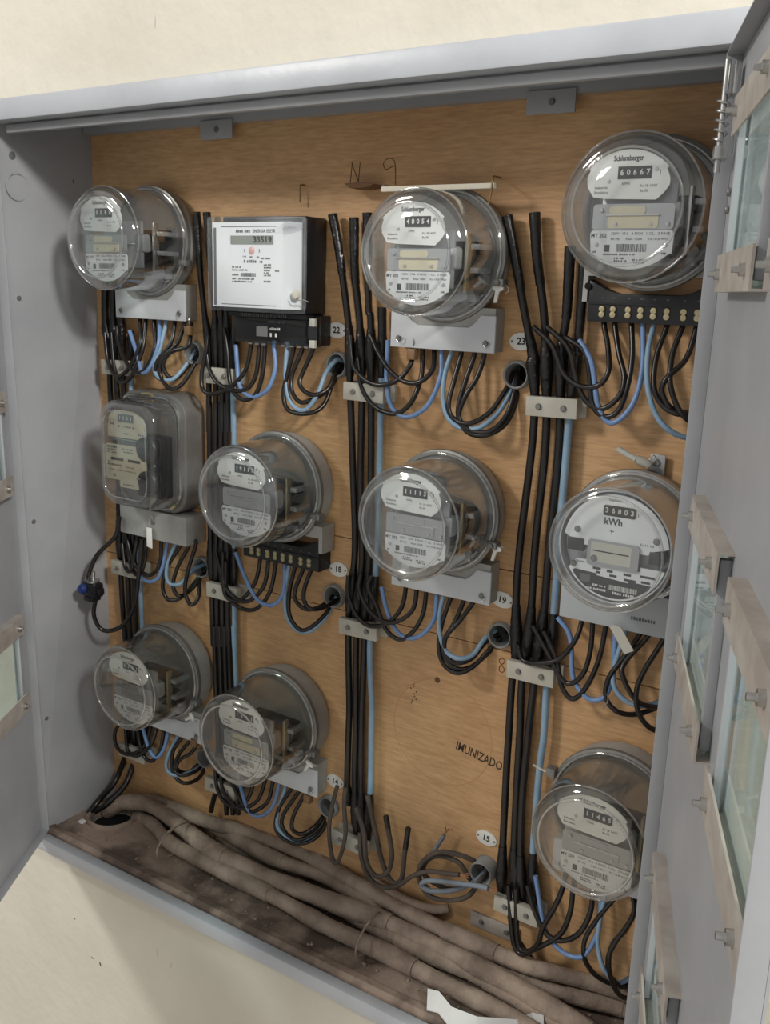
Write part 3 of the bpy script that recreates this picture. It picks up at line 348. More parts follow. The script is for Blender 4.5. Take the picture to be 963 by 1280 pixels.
LOOSE_WIRES = [
  ('cut_a','grey',0.0042,[[0.0782,-0.04,0.715],[0.096,-0.04,0.6733],[0.1023,-0.04,0.6228],[0.1219,-0.04,0.6016],[0.1447,-0.04,0.6172],[0.1526,-0.04,0.6509],[0.144,-0.04,0.6952],[0.1386,-0.04,0.719]]),
  ('cut_b','grey',0.0042,[[0.0976,-0.035,0.7409],[0.116,-0.035,0.6781],[0.1318,-0.035,0.6271],[0.1514,-0.035,0.5995],[0.1693,-0.035,0.611],[0.174,-0.035,0.6607],[0.1788,-0.035,0.7074]]),
  ('cut_c','grey',0.0038,[[0.0425,-0.045,0.7444],[0.0314,-0.045,0.6968],[0.0275,-0.045,0.6509],[0.036,-0.045,0.6045],[0.0483,-0.045,0.6047],[0.0616,-0.045,0.6589],[0.0577,-0.045,0.7147],[0.0593,-0.045,0.7457]]),
  ('coil_a','black',0.0042,[[0.3008,0.012,0.6499],[0.2921,-0.02,0.6851],[0.266,-0.035,0.6957],[0.2351,-0.04,0.6887],[0.2104,-0.04,0.6602],[0.2051,-0.04,0.6324],[0.2262,-0.04,0.6065],[0.2647,-0.04,0.6138],[0.2947,-0.035,0.6318],[0.3062,-0.02,0.6572],[0.3048,0.012,0.6536]]),
  ('coil_b','black',0.004,[[0.2964,0.012,0.6525],[0.2899,-0.02,0.6507],[0.2726,-0.03,0.6789],[0.2396,-0.032,0.6799],[0.2144,-0.032,0.6617],[0.2113,-0.032,0.6348],[0.2424,-0.032,0.6257],[0.2751,-0.03,0.6336],[0.2919,0.01,0.639]]),
  ('coil_c','blue',0.0042,[[0.3349,-0.05,0.6693],[0.32,-0.048,0.6662],[0.2753,-0.048,0.6544],[0.2292,-0.048,0.6401],[0.2154,-0.048,0.6261],[0.2333,-0.046,0.6215],[0.272,-0.04,0.6359],[0.3021,-0.02,0.6556],[0.3029,0.012,0.6635]]),
  ('coil_d','grey',0.0038,[[0.2837,-0.05,0.6734],[0.259,-0.05,0.6657],[0.2295,-0.05,0.6583],[0.1969,-0.045,0.6342],[0.1638,-0.04,0.5985],[0.1319,-0.04,0.5856],[0.1055,-0.04,0.5973],[0.0917,-0.04,0.6276],[0.0843,-0.035,0.6665]]),
  ('coil_e','blue',0.0035,[[0.2377,-0.02,0.7107],[0.2227,-0.025,0.6782],[0.2081,-0.028,0.6528],[0.2019,-0.03,0.6212],[0.2201,-0.03,0.6112]]),
  ('meter5_lead','black',0.0042,[[-0.4536,-0.06,1.1391],[-0.4603,-0.065,1.1016],[-0.496,-0.08,1.0609],[-0.516,-0.085,1.017],[-0.5103,-0.085,1.0003]]),
  ('meter5_tail','black',0.0042,[[-0.4963,-0.085,0.9823],[-0.5054,-0.085,0.9414],[-0.4935,-0.075,0.9109],[-0.4601,-0.06,0.9213],[-0.4323,-0.05,0.9655],[-0.4154,-0.05,1.0455],[-0.4106,-0.045,1.1002]]),
]
RISERS = [
  ('c1a','black',0.0052,[[-0.5192,-0.016,1.5638],[-0.5228,-0.016,1.4861],[-0.515,-0.016,1.4471],[-0.5156,-0.016,1.347],[-0.5026,-0.016,1.2227],[-0.5045,-0.016,1.1169],[-0.5042,-0.016,0.9841],[-0.4984,-0.016,0.8734],[-0.4942,-0.016,0.8707],[-0.4981,-0.016,0.7482],[-0.5003,-0.016,0.6222]]),
  ('c1b','black',0.0052,[[-0.4992,-0.016,1.5642],[-0.5014,-0.016,1.4871],[-0.4993,-0.016,1.448],[-0.4968,-0.016,1.3486],[-0.4821,-0.016,1.2253],[-0.4853,-0.016,1.12],[-0.4847,-0.016,0.988],[-0.4838,-0.016,0.8768],[-0.4806,-0.016,0.8739],[-0.4807,-0.016,0.7529],[-0.4812,-0.016,0.6215]]),
  ('c1c','black',0.0052,[[-0.4784,-0.016,1.5495],[-0.4802,-0.016,1.488],[-0.4798,-0.016,1.4492],[-0.4782,-0.016,1.3503],[-0.4635,-0.016,1.2276],[-0.4664,-0.016,1.123],[-0.4671,-0.016,0.9915],[-0.4668,-0.016,0.8808],[-0.4661,-0.016,0.8773],[-0.4652,-0.016,0.7571],[-0.4637,-0.016,0.6269]]),
  ('c1d','blue',0.0045,[[-0.4559,-0.016,1.4776],[-0.4584,-0.016,1.3956],[-0.4592,-0.016,1.352],[-0.4458,-0.016,1.2299],[-0.4485,-0.016,1.1258],[-0.4506,-0.016,0.9948],[-0.4493,-0.016,0.9034],[-0.4493,-0.016,0.903],[-0.4482,-0.016,0.7618],[-0.4479,-0.016,0.6385]]),
  ('c2a','black',0.005,[[-0.2897,-0.016,1.6809],[-0.2841,-0.016,1.5932],[-0.2757,-0.016,1.5232],[-0.2659,-0.016,1.4666],[-0.2665,-0.016,1.3978],[-0.2673,-0.016,1.3125],[-0.2657,-0.016,1.3584],[-0.2668,-0.016,1.1547],[-0.265,-0.016,1.0319],[-0.263,-0.016,0.9167],[-0.2603,-0.016,0.9548],[-0.257,-0.016,0.8138],[-0.2529,-0.016,0.668],[-0.2742,-0.016,0.5721]]),
  ('c2b','black',0.005,[[-0.2667,-0.016,1.6799],[-0.2586,-0.016,1.5935],[-0.2514,-0.016,1.5241],[-0.2498,-0.016,1.4675],[-0.2507,-0.016,1.399],[-0.2519,-0.016,1.3142],[-0.2511,-0.016,1.3597],[-0.2532,-0.016,1.1569],[-0.2526,-0.016,1.0343],[-0.2519,-0.016,0.9194],[-0.2478,-0.016,0.9577],[-0.2436,-0.016,0.8175],[-0.2377,-0.016,0.6728],[-0.2334,-0.016,0.5801]]),
  ('c2c','black',0.005,[[-0.252,-0.016,1.6517],[-0.2433,-0.016,1.5938],[-0.237,-0.016,1.5246],[-0.2353,-0.016,1.4684],[-0.2356,-0.016,1.4002],[-0.2366,-0.016,1.3158],[-0.2387,-0.016,1.3608],[-0.2404,-0.016,1.1589],[-0.2396,-0.016,1.0369],[-0.2395,-0.016,0.9223],[-0.2362,-0.016,0.9603],[-0.231,-0.016,0.8209],[-0.2242,-0.016,0.6772],[-0.2175,-0.016,0.5857]]),
  ('c2d','black',0.005,[[-0.2358,-0.016,1.6279],[-0.2272,-0.016,1.5597],[-0.2234,-0.016,1.469],[-0.224,-0.016,1.4011],[-0.2243,-0.016,1.3171],[-0.2271,-0.016,1.3619],[-0.2277,-0.016,1.161],[-0.2275,-0.016,1.0394],[-0.2271,-0.016,0.9253],[-0.2253,-0.016,0.9627],[-0.22,-0.016,0.8239],[-0.2123,-0.016,0.681],[-0.204,-0.016,0.5904]]),
  ('c2e','blue',0.0045,[[-0.209,-0.016,1.4909],[-0.2111,-0.016,1.4021],[-0.2108,-0.016,1.3186],[-0.2101,-0.016,1.3635],[-0.2102,-0.016,1.1637],[-0.2111,-0.016,1.0426],[-0.2113,-0.016,0.929],[-0.2131,-0.016,0.9655],[-0.2081,-0.016,0.8684],[-0.2002,-0.016,0.7397],[-0.1934,-0.016,0.6378]]),
  ('c3a','black',0.0056,[[-0.0091,-0.016,1.6734],[0.0058,-0.016,1.6125],[0.0268,-0.016,1.4958],[0.0305,-0.016,1.4186],[0.0408,-0.016,1.2685],[0.0473,-0.016,1.1507],[0.0379,-0.016,1.0324],[0.0436,-0.016,0.8843],[0.0436,-0.016,0.8445],[0.043,-0.016,0.7401],[0.0461,-0.016,0.6968]]),
  ('c3b','black',0.0056,[[0.0309,-0.016,1.6683],[0.0346,-0.016,1.5893],[0.0456,-0.016,1.516],[0.053,-0.016,1.4204],[0.0546,-0.016,1.2703],[0.0617,-0.016,1.1399],[0.0538,-0.016,1.036],[0.0565,-0.016,0.8879],[0.0578,-0.016,0.8486],[0.0586,-0.016,0.7364],[0.0661,-0.016,0.6457]]),
  ('c3c','black',0.0056,[[0.0545,-0.016,1.6749],[0.061,-0.016,1.5393],[0.0665,-0.016,1.5062],[0.0743,-0.016,1.273],[0.0751,-0.016,1.1556],[0.0711,-0.016,1.0398],[0.0694,-0.016,0.8914],[0.0695,-0.016,0.852],[0.072,-0.016,0.7409],[0.0781,-0.016,0.6501]]),
  ('c3d','blue',0.0052,[[0.0856,-0.016,1.539],[0.0889,-0.016,1.4475],[0.0889,-0.016,1.3256],[0.0903,-0.016,1.1584],[0.0815,-0.016,1.0076],[0.0884,-0.016,0.8967],[0.089,-0.016,0.8577],[0.0908,-0.016,0.7471],[0.0879,-0.016,0.6448]]),
  ('c4a','black',0.006,[[0.2833,-0.016,1.6672],[0.3008,-0.016,1.6081],[0.317,-0.016,1.5456],[0.3347,-0.016,1.4857],[0.3358,-0.016,1.4675],[0.342,-0.016,1.4273],[0.3428,-0.016,1.3551],[0.3348,-0.016,1.2161],[0.3341,-0.016,1.1321],[0.34,-0.016,1.0473],[0.3363,-0.016,1.0024],[0.3368,-0.016,0.913],[0.3369,-0.016,0.866],[0.3395,-0.016,0.7117],[0.3417,-0.016,0.6376]]),
  ('c4b','black',0.006,[[0.3237,-0.016,1.6713],[0.3321,-0.016,1.6107],[0.3471,-0.016,1.5405],[0.3578,-0.016,1.4508],[0.3629,-0.016,1.3575],[0.3583,-0.016,1.2202],[0.3588,-0.016,1.0949],[0.3522,-0.016,1.0066],[0.3548,-0.016,0.9184],[0.3561,-0.016,0.8216],[0.3596,-0.016,0.7194],[0.3703,-0.016,0.6387]]),
  ('c4c','black',0.006,[[0.3778,-0.016,1.6283],[0.3799,-0.016,1.5418],[0.3764,-0.016,1.4883],[0.3826,-0.016,1.3598],[0.3792,-0.016,1.2238],[0.3786,-0.016,1.1204],[0.3714,-0.016,1.0116],[0.3681,-0.016,0.9223],[0.3659,-0.016,0.8249],[0.3696,-0.016,0.7232],[0.3792,-0.016,0.637]]),
  ('c4d','blue',0.0056,[[0.3989,-0.016,1.608],[0.3996,-0.016,1.5321],[0.3983,-0.016,1.479],[0.3953,-0.016,1.4319],[0.3944,-0.016,1.3611],[0.3937,-0.016,1.2263],[0.3938,-0.016,1.1445],[0.3945,-0.016,1.0861],[0.3916,-0.016,1.0168],[0.3929,-0.016,0.9297],[0.3903,-0.016,0.883],[0.3894,-0.016,0.7618],[0.3924,-0.016,0.7006],[0.404,-0.016,0.6314]]),
]
TRAY_CABLES = [
  ('back',0.0135,[[-0.3751,-0.0247,0.552],[-0.2601,-0.0202,0.552],[-0.1771,-0.0045,0.552],[-0.0393,-0.0013,0.552],[0.0655,-0.0174,0.552],[0.1866,-0.033,0.552],[0.2987,-0.0369,0.552],[0.4061,-0.0335,0.552],[0.552,-0.0025,0.552],[0.648,-0.0198,0.552]]),
  ('second',0.0125,[[-0.5394,-0.0092,0.495],[-0.4452,-0.0182,0.539],[-0.367,-0.0067,0.539],[-0.2657,-0.012,0.539],[-0.1136,-0.0271,0.539],[0.0077,-0.0184,0.539],[0.0944,-0.0319,0.539],[0.1444,-0.0452,0.529],[0.2764,-0.0605,0.529],[0.4228,-0.0758,0.529],[0.5314,-0.0953,0.529]]),
  ('thick',0.0155,[[-0.5382,-0.0468,0.495],[-0.4888,-0.0362,0.529],[-0.4074,-0.0326,0.541],[-0.3,-0.0531,0.537],[-0.2095,-0.0731,0.537],[-0.0753,-0.0737,0.537],[0.0269,-0.0681,0.537],[0.1522,-0.0578,0.537],[0.2765,-0.0614,0.537],[0.3935,-0.071,0.537],[0.5287,-0.0898,0.537]]),
  ('front',0.0135,[[-0.4682,-0.0264,0.495],[-0.3957,-0.0511,0.517],[-0.3117,-0.0843,0.523],[-0.1932,-0.091,0.523],[-0.0473,-0.0967,0.523],[0.0722,-0.1063,0.523],[0.1833,-0.1051,0.523],[0.3054,-0.1121,0.523],[0.4156,-0.1156,0.523],[0.497,-0.1291,0.523]]),
  ('inner',0.012,[[-0.0038,-0.05,0.525],[0.1083,-0.064,0.525],[0.2376,-0.0701,0.525],[0.3391,-0.0703,0.525],[0.4392,-0.0825,0.525],[0.5355,-0.1051,0.525]]),
  ('rear_low',0.011,[[0.0971,-0.023,0.527],[0.225,-0.0226,0.527],[0.3471,-0.0305,0.527],[0.4555,-0.0298,0.527],[0.5491,-0.0089,0.527],[0.648,-0.0207,0.527]]),
  ('stub',0.008,[[0.0586,0.0121,0.587],[0.0972,-0.0079,0.567],[0.1507,-0.0168,0.562],[0.1975,-0.018,0.562],[0.2244,-0.0102,0.562],[0.2436,-0.0013,0.567]]),
  ('thin_a',0.006,[[-0.5326,0.0035,0.597],[-0.5167,-0.0401,0.567],[-0.5414,-0.0595,0.527],[-0.5432,-0.0897,0.507]]),
  ('thin_b',0.006,[[-0.5105,0.0075,0.592],[-0.5042,-0.024,0.557],[-0.5178,-0.0567,0.527],[-0.5399,-0.0734,0.507]]),
  ('low_a',0.0055,[[0.3649,0.006,0.607],[0.3782,0.0175,0.567],[0.4087,0.0247,0.537],[0.4551,-0.0011,0.537]]),
  ('low_b',0.0055,[[0.353,-0.0024,0.607],[0.3654,-0.0004,0.567],[0.4024,0.0033,0.537],[0.4435,-0.0092,0.537]]),
]
CLAMPS = [[-0.4803, 1.4103, 0.0764], [-0.2327, 1.4136, 0.0779], [0.067, 1.4105, 0.0706], [0.3745, 1.4165, 0.0717], [-0.474, 1.0263, 0.0778], [-0.2245, 1.0306, 0.0932], [0.0679, 1.0278, 0.0811], [0.3712, 1.0286, 0.0731], [-0.4723, 0.6406, 0.0792], [-0.235, 0.6418, 0.0746], [0.0612, 0.6376, 0.063], [0.3753, 0.637, 0.0724]]
HOLES = [[-0.3115, -0.004, 1.4463], [-0.0024, -0.004, 1.4467], [0.3076, -0.004, 1.4537], [-0.2996, -0.004, 1.0569], [-0.0007, -0.004, 1.0629], [0.3074, -0.004, 1.0646], [-0.2982, -0.004, 0.6734], [-0.0039, -0.004, 0.6708], [0.3078, -0.004, 0.6694], [0.612, -0.004, 1.452], [0.612, -0.004, 1.064], [0.612, -0.004, 0.67]]
TAGS = [[-0.0076, -0.002, 1.4999], [0.31, -0.002, 1.5002], [0.005, -0.002, 1.1096], [0.3054, -0.002, 1.1193], [0.0074, -0.002, 0.722], [0.3036, -0.002, 0.7199]]

# ------------------------------------------------------------------ the setting and the cabinet
XL, XR, ZF, ZT, YF = -0.562, 0.658, 0.507, 1.838, -0.182
def grid_plate(name, xs, zs, skip, y0, y1, mt, parent=None, **k):
    """flat plate on a grid of cells with some cells left open, y0 front to y1 back"""
    bm = bmesh.new(); V = {}
    def v(i, j, s):
        if (i, j, s) not in V: V[(i, j, s)] = bm.verts.new((xs[i], (y0, y1)[s], zs[j]))
        return V[(i, j, s)]
    solid = lambda i, j: 0 <= i < len(xs) - 1 and 0 <= j < len(zs) - 1 and not skip(i, j)
    for i in range(len(xs) - 1):
        for j in range(len(zs) - 1):
            if not solid(i, j): continue
            for s in (0, 1): bm.faces.new([v(i, j, s), v(i + 1, j, s), v(i + 1, j + 1, s), v(i, j + 1, s)])
            for di, dj, a, b in ((-1, 0, (i, j), (i, j + 1)), (1, 0, (i + 1, j), (i + 1, j + 1)), (0, -1, (i, j), (i + 1, j)), (0, 1, (i, j + 1), (i + 1, j + 1))):
                if not solid(i + di, j + dj): bm.faces.new([v(*a, 0), v(*b, 0), v(*b, 1), v(*a, 1)])
    return link(name, bm_mesh(bm, name), mt, parent, **k)
def prism_x(name, prof, x0, x1, mt, parent=None, **k):
    """profile in (y, z) drawn out along x"""
    bm = bmesh.new(); n = len(prof)
    a = [bm.verts.new((x0, y, z)) for y, z in prof]; b = [bm.verts.new((x1, y, z)) for y, z in prof]
    bm.faces.new(a); bm.faces.new(b[::-1])
    for i in range(n): bm.faces.new((a[i], b[i], b[(i + 1) % n], a[(i + 1) % n]))
    return link(name, bm_mesh(bm, name), mt, parent, **k)
def cut(o, cutters):
    for c in cutters:
        m = o.modifiers.new('hole', 'BOOLEAN'); m.object = c; m.operation = 'DIFFERENCE'; m.solver = 'EXACT'
    dg = bpy.context.evaluated_depsgraph_get(); dg.update()
    me = bpy.data.meshes.new_from_object(o.evaluated_get(dg)); o.modifiers.clear(); o.data = me
    for c in cutters: bpy.data.objects.remove(c)

w = grid_plate('wall_back', [-2.6, -0.600, 0.668, 2.8], [-0.35, 0.482, 1.842, 3.2], lambda i, j: i == 1 and j == 1, -0.168, 0.12, 'plaster')
w['kind'] = 'structure'; tag(w, 'cream plastered wall around the built-in meter cabinet', 'wall')
f = box('floor', -2.6, 2.8, -3.2, 0.12, -0.40, -0.35, 'floor_tile'); f['kind'] = 'structure'; tag(f, 'plain grey floor below the wall', 'floor')

CAB = tag(empty('meter_cabinet', (0, 0, 0)), 'large grey steel meter cabinet with plywood back and two open doors', 'cabinet')
# plywood sheets with the cable holes cut through
def hole_cutter(x, z, r): return link('cutter', lathe_me([(0, -0.05), (r, -0.05), (r, 0.06), (0, 0.06)], 32), None, None, loc=(x, 0, z))
for z0, z1 in ((1.1668, 1.83), (1.0408, 1.1650), (0.50, 1.0392)):
    s = box('plywood_sheet', XL, XR, 0.0, 0.016, z0, z1, 'plywood', CAB)
    cs = [hole_cutter(h[0], h[2], 0.0205) for h in HOLES if z0 < h[2] < z1]
    if cs: cut(s, cs)
sp = box('side_panel', XL - 0.004, XL, YF, 0.016, 0.50, ZT, 'paint_grey', CAB)
for v in sp.data.vertices:                # the panel is bowed outwards at its upper front corner
    if v.co.y < -0.1 and v.co.z > 1.5: v.co.x -= 0.020
box('side_panel', XR, XR + 0.004, YF, 0.016, 0.50, ZT, 'paint_grey', CAB)
box('front_stile', 0.618, 0.690, -0.184, -0.168, 0.505, 1.812, 'paint_grey', CAB, bev=0.001)
box('top_panel', XL, XR, -0.17, 0.016, ZT, ZT + 0.004, 'paint_grey', CAB)
box('header', -0.60, 0.690, -0.200, -0.166, 1.812, 1.8455, 'paint_light', CAB, bev=0.003)
box('header_lip', XL, XR, -0.176, -0.166, 1.797, 1.8095, 'paint_grey', CAB, bev=0.0015)
box('header_web', XL, XR, -0.170, -0.166, 1.8085, 1.838, 'paint_grey', CAB)
prism_x('back_angle', [(-0.016, 1.832), (-0.0135, 1.832), (-0.0135, 1.8195), (-0.001, 1.8195), (-0.001, 1.817), (-0.016, 1.817)], XL, XR, 'paint_grey', CAB)
for x, z in ((-0.2412, 1.8085), (0.3383, 1.8095)):
    t = box('panel_tab', x - 0.034, x + 0.034, -0.0205, -0.0175, z - 0.016, z + 0.013, 'paint_grey', CAB, bev=0.0006)
    link('tab_screw', SCREW, 'old_metal', t, loc=(x + 0.002, -0.0205, z - 0.002))
# tray, dusty lip and front rail
tr_ = box('tray_floor', XL, XR, -0.168, 0.0, 0.497, ZF, 'dusty_tray', CAB)
cut(tr_, [link('cutter', lathe_me([(0, -0.1), (0.046, -0.1), (0.046, 0.1), (0, 0.1)], 36), None, None, loc=(-0.499, -0.064, ZF), rot=(math.pi / 2, 0, 0))])
link('floor_collar', lathe_me([(0.044, 0.020), (0.044, -0.004), (0.0465, -0.006), (0.053, -0.004), (0.054, 0.004)], 40), 'dusty_cable', CAB, loc=(-0.499, -0.064, ZF), rot=(-math.pi / 2, 0, 0))
link('hole_shade_disc', lathe_me([(0, -0.001), (0.0435, -0.001), (0.0435, 0.001), (0, 0.001)], 32), 'hole_shade', CAB, loc=(-0.499, -0.064, 0.4845), rot=(math.pi / 2, 0, 0))  # black disc just under the tray, painted shade for a deep hole
prism_x('tray_lip', [(-0.176, 0.497), (-0.176, 0.508), (-0.170, 0.514), (-0.156, 0.512), (-0.150, ZF), (-0.150, 0.497)], XL, XR, 'dusty_tray', CAB)
box('front_rail', -0.585, 0.685, -0.198, -0.1765, 0.478, 0.505, 'paint_light', CAB, bev=0.004)
bow = lambda y, z: XL - 0.020 * (0.016 - y) / 0.198 * (z - 0.5) / 1.338
for (y, z) in ((-0.155, 1.765), (-0.035, 1.735)):
    link('plug_dimple', lathe_me([(0, -0.0005), (0.006, -0.0005), (0.0068, 0)], 18), 'print_faint', CAB, loc=(bow(y, z) + 0.0003, y, z), rot=(0, 0, math.pi / 2))
link('knockout_ring', lathe_me([(0.021, 0), (0.0215, -0.0008), (0.0225, -0.0008), (0.023, 0)], 36), 'paint_grey', CAB, loc=(bow(-0.150, 1.715) + 0.0018, -0.150, 1.715), rot=(0, 0, math.pi / 2))
for z in (1.53, 1.13, 0.74): link('side_screw', SCREW, 'old_metal', CAB, loc=(bow(-0.160, z), -0.160, z), rot=(0, 0, math.pi / 2))

WIN_Z = ((0.800, 0.958), (1.205, 1.362), (1.585, 1.735)); DZ0, DZ1 = 0.512, 1.806
def make_door(hx, hy, ang, s, label, DW, WIN_U):
    """s = -1: the inner face looks to local -y; the door leaves the hinge along local +x"""
    us = [0.0, WIN_U[0][0], WIN_U[0][1], WIN_U[1][0], WIN_U[1][1], DW]; zs = [DZ0] + [v for p in WIN_Z for v in p] + [DZ1]
    y = sorted((0.0, -s * 0.0018))
    d = grid_plate('door', us, zs, lambda i, j: i in (1, 3) and j in (1, 3, 5), y[0], y[1], 'paint_grey', CAB, loc=(hx, hy, 0), rot=(0, 0, ang))
    d['label'] = label
    def fl(nm, u0, u1, z0, z1, dep=0.016):
        yy = sorted((0.0, s * dep)); return box(nm, u0, u1, yy[0], yy[1], z0, z1, 'paint_grey', d, bev=0.0006)
    fl('hinge_flange', 0.0, 0.002, DZ0, DZ1); fl('edge_flange', DW - 0.002, DW, DZ0, DZ1)
    fl('top_flange', 0.002, DW - 0.002, DZ1 - 0.002, DZ1); fl('bottom_flange', 0.002, DW - 0.002, DZ0, DZ0 + 0.002)
    for u0, u1 in WIN_U:
        for z0, z1 in WIN_Z:
            yy = sorted((s * 0.0015, s * 0.0055)); box('glass_pane', u0 - 0.010, u1 + 0.010, yy[0], yy[1], z0 - 0.008, z1 + 0.008, 'pane_glass', d)
            for uu in (u0 - 0.012, u1 + 0.004):
                y2 = sorted((s * 0.0, s * 0.009)); box('gasket', uu, uu + 0.008, y2[0], y2[1], z0 - 0.004, z1 + 0.004, 'paint_grey', d, bev=0.001)
            for zb, sg in ((z1, 1), (z0, -1)):
                a, b = s * 0.0, s * 0.0135; c = s * 0.0115; za, zc = zb + sg * 0.012, zb - sg * 0.022
                prism_x('glass_bar', [(a, za), (b, za), (b, zc), (c, zc), (c, za - sg * 0.002), (a, za - sg * 0.002)], u0 - 0.022, u1 + 0.022, 'rusty_steel', d)
                for uu in (u0 + 0.006, u1 - 0.006):
                    link('bar_bolt', BOLT, 'steel', d, loc=(uu, b, zb - sg * 0.004), rot=(0, 0, 0 if s < 0 else math.pi))
    return d
RD = make_door(0.615, YF - 0.003, math.atan2(-math.cos(math.radians(20)), math.sin(math.radians(20))), -1, 'grey steel door swung out on the right', 0.598, ((0.118, 0.300), (0.410, 0.572)))
LD = make_door(XL - 0.004, YF - 0.002, -math.radians(59), 1, 'grey steel door swung out on the left', 0.575, ((0.058, 0.262), (0.330, 0.535)))
LD.rotation_euler.x = 0.0165; LD.location.x += 0.007; LD.location.y += 0.004   # the left door leans a little out of plumb
# spring latch at the upper hinge side of the right door
box('latch_plate', 0.012, 0.036, -0.010, -0.006, 1.762, 1.792, 'steel', RD, bev=0.0008)
tube('latch_rod', [(0.024, -0.016, 1.795), (0.024, -0.016, 1.735), (0.023, -0.016, 1.690)], 0.0032, 'steel', RD, sm=2)
tube('latch_spring', [(0.024 + 0.0062 * math.cos(k * 0.785), -0.016 + 0.0062 * math.sin(k * 0.785), 1.764 - 0.0011 * k) for k in range(42)], 0.0012, 'steel', RD, seg=6, sm=0)
box('latch_guide', 0.015, 0.033, -0.021, -0.008, 1.702, 1.715, 'steel', RD, bev=0.001)
link('latch_screw', SCREW, 'steel', RD, loc=(0.022, -0.001, 1.672)); link('latch_screw', SCREW, 'steel', RD, loc=(0.022, -0.001, 1.655))

# marks on the plywood
text('stamp_mark', 'IMUNIZADO', 0.021, 0.2815, -0.0003, 0.8555, 'ink', CAB, rotz=-0.155, width=0.082, bold=0.00025)
def stroke(pts): tube('pencil_mark', [(x, -0.0002, z) for x, z in pts], 0.0006, 'graphite', CAB, seg=5, sm=4)
stroke([(0.011, 1.716), (0.014, 1.746), (0.0141, 1.746), (0.026, 1.722), (0.0262, 1.722), (0.0285, 1.749)])
stroke([(0.092, 1.728), (0.089, 1.748), (0.078, 1.752), (0.070, 1.745), (0.075, 1.737), (0.088, 1.741), (0.0915, 1.737), (0.092, 1.715)])
stroke([(0.306, 1.024), (0.312, 1.027), (0.315, 1.022), (0.308, 1.014), (0.307, 1.006), (0.313, 1.005), (0.315, 1.011), (0.307, 1.020), (0.306, 1.024)])
link('knot_hole', lathe_me([(0, -0.0012), (0.0035, -0.0012), (0.005, 0)], 14), 'old_wood', CAB, loc=(0.2008, 0, 0.9631))
for k in range(9): link('scuff', lathe_me([(0, -0.0005), (0.0016, 0)], 8), 'old_wood', CAB, loc=(0.150 + random.random() * 0.014, 0, 0.945 - k * 0.0042))
link('meter_ghost', lathe_me([(0.088, 0.0), (0.0885, -0.0004), (0.0895, -0.0004), (0.090, 0.0)], 64), 'stain', CAB, loc=(0.213, 0, 0.876))
for x, z in ((-0.0754, 1.7066),): 
    n = tube('nail', [(x, 0.004, z + 0.012), (x, -0.008, z + 0.0125), (x, -0.0115, z + 0.008), (x, -0.0115, z - 0.014)], 0.0014, 'nail', None, sm=2); tag(n, 'bent rusty nail in the plywood above the square electronic meter', 'nail')

# ------------------------------------------------------------------ meters
def bez(p0, p1, n): return [(p0[0] + (p1[0] - p0[0]) * i / n, p0[1] + (p1[1] - p0[1]) * i / n) for i in range(n + 1)]
def dome_profile(rb, rf, y0, y1, th, sh):
    """outer wall from the ring (rb at y0) to the front (rf at y1) with a rounded shoulder, then the inner wall back"""
    out = [(rb, y0), (rb, y0 - 0.004), (rb - 0.004, y0 - 0.007)]
    rs = rf
    for i in range(1, 6): t = i / 6; out.append((rb - 0.004 + (rs - rb + 0.004) * t, y0 - 0.007 + (y1 + sh - y0 + 0.007) * t))
    for i in range(0, 9):
        a = math.radians(90 * i / 8); out.append((rs - sh * 0.9 + sh * 0.9 * math.cos(a), y1 + sh - sh * math.sin(a)))
    rl = out[-1][0]
    out += [(rl - 0.0004, y1 - 0.0016), (rl - 0.0018, y1 - 0.0028), (rl - 0.0036, y1 - 0.0026), (rl - 0.0048, y1 - 0.0010), (rl - 0.0054, y1 + 0.0014), (rl - 0.009, y1 + 0.0010), (rl * 0.55, y1 - 0.0008), (0, y1 - 0.0014)]
    inn = [(0, y1 - 0.0014 + th), (rl * 0.55, y1 - 0.0008 + th), (rl - 0.002, y1 + th)]
    for i in range(0, 5):
        a = math.radians(90 - 90 * i / 4); q = sh * 0.8; inn.append((rs - th - q + q * math.cos(a), y1 + sh + th * 0.2 - q * math.sin(a)))
    inn += [(rb - 0.004 - th, y0 - 0.007), (rb - th - 0.004, y0)]
    return out + inn
DIAL_UP = [(-0.037, 0.012), (0.024, 0.010), (0.033, 0.018), (0.0385, 0.026), (0.0385, 0.034), (0.034, 0.044)] + arc(-0.0115, 0.0, 0.0665, 44, 136, 12) + [(-0.0575, 0.044), (-0.061, 0.035), (-0.060, 0.026), (-0.052, 0.014)]
NAME_PL = [(-0.050, -0.024), (0.046, -0.024), (0.049, -0.028), (0.048, -0.050)] + [(x, z) for x, z in arc(-0.002, 0.0, 0.0685, -48, -132, 12)] + [(-0.050, -0.050), (-0.052, -0.028)]
WIN_FRAME = rrect(-0.051, 0.047, -0.023, 0.006, 0.004, 3)
BARS = [random.choice((0.0004, 0.0007, 0.0011)) for _ in range(26)]
def barcode(par, x0, x1, z0, z1, y, mt='print_dark'):
    bm = bmesh.new(); x = x0; k = 0
    while x < x1 - 0.001:
        wd_ = BARS[k % 26]; vs = [bm.verts.new(p) for p in ((x, y, z0), (x + wd_, y, z0), (x + wd_, y, z1), (x, y, z1))]; bm.faces.new(vs); x += wd_ + BARS[(k * 7 + 3) % 26] * 0.9; k += 1
    me = bpy.data.meshes.new('barcode'); bm.to_mesh(me); bm.free(); o = link('barcode', me, mt, par); o['kind'] = 'stuff'
    return o
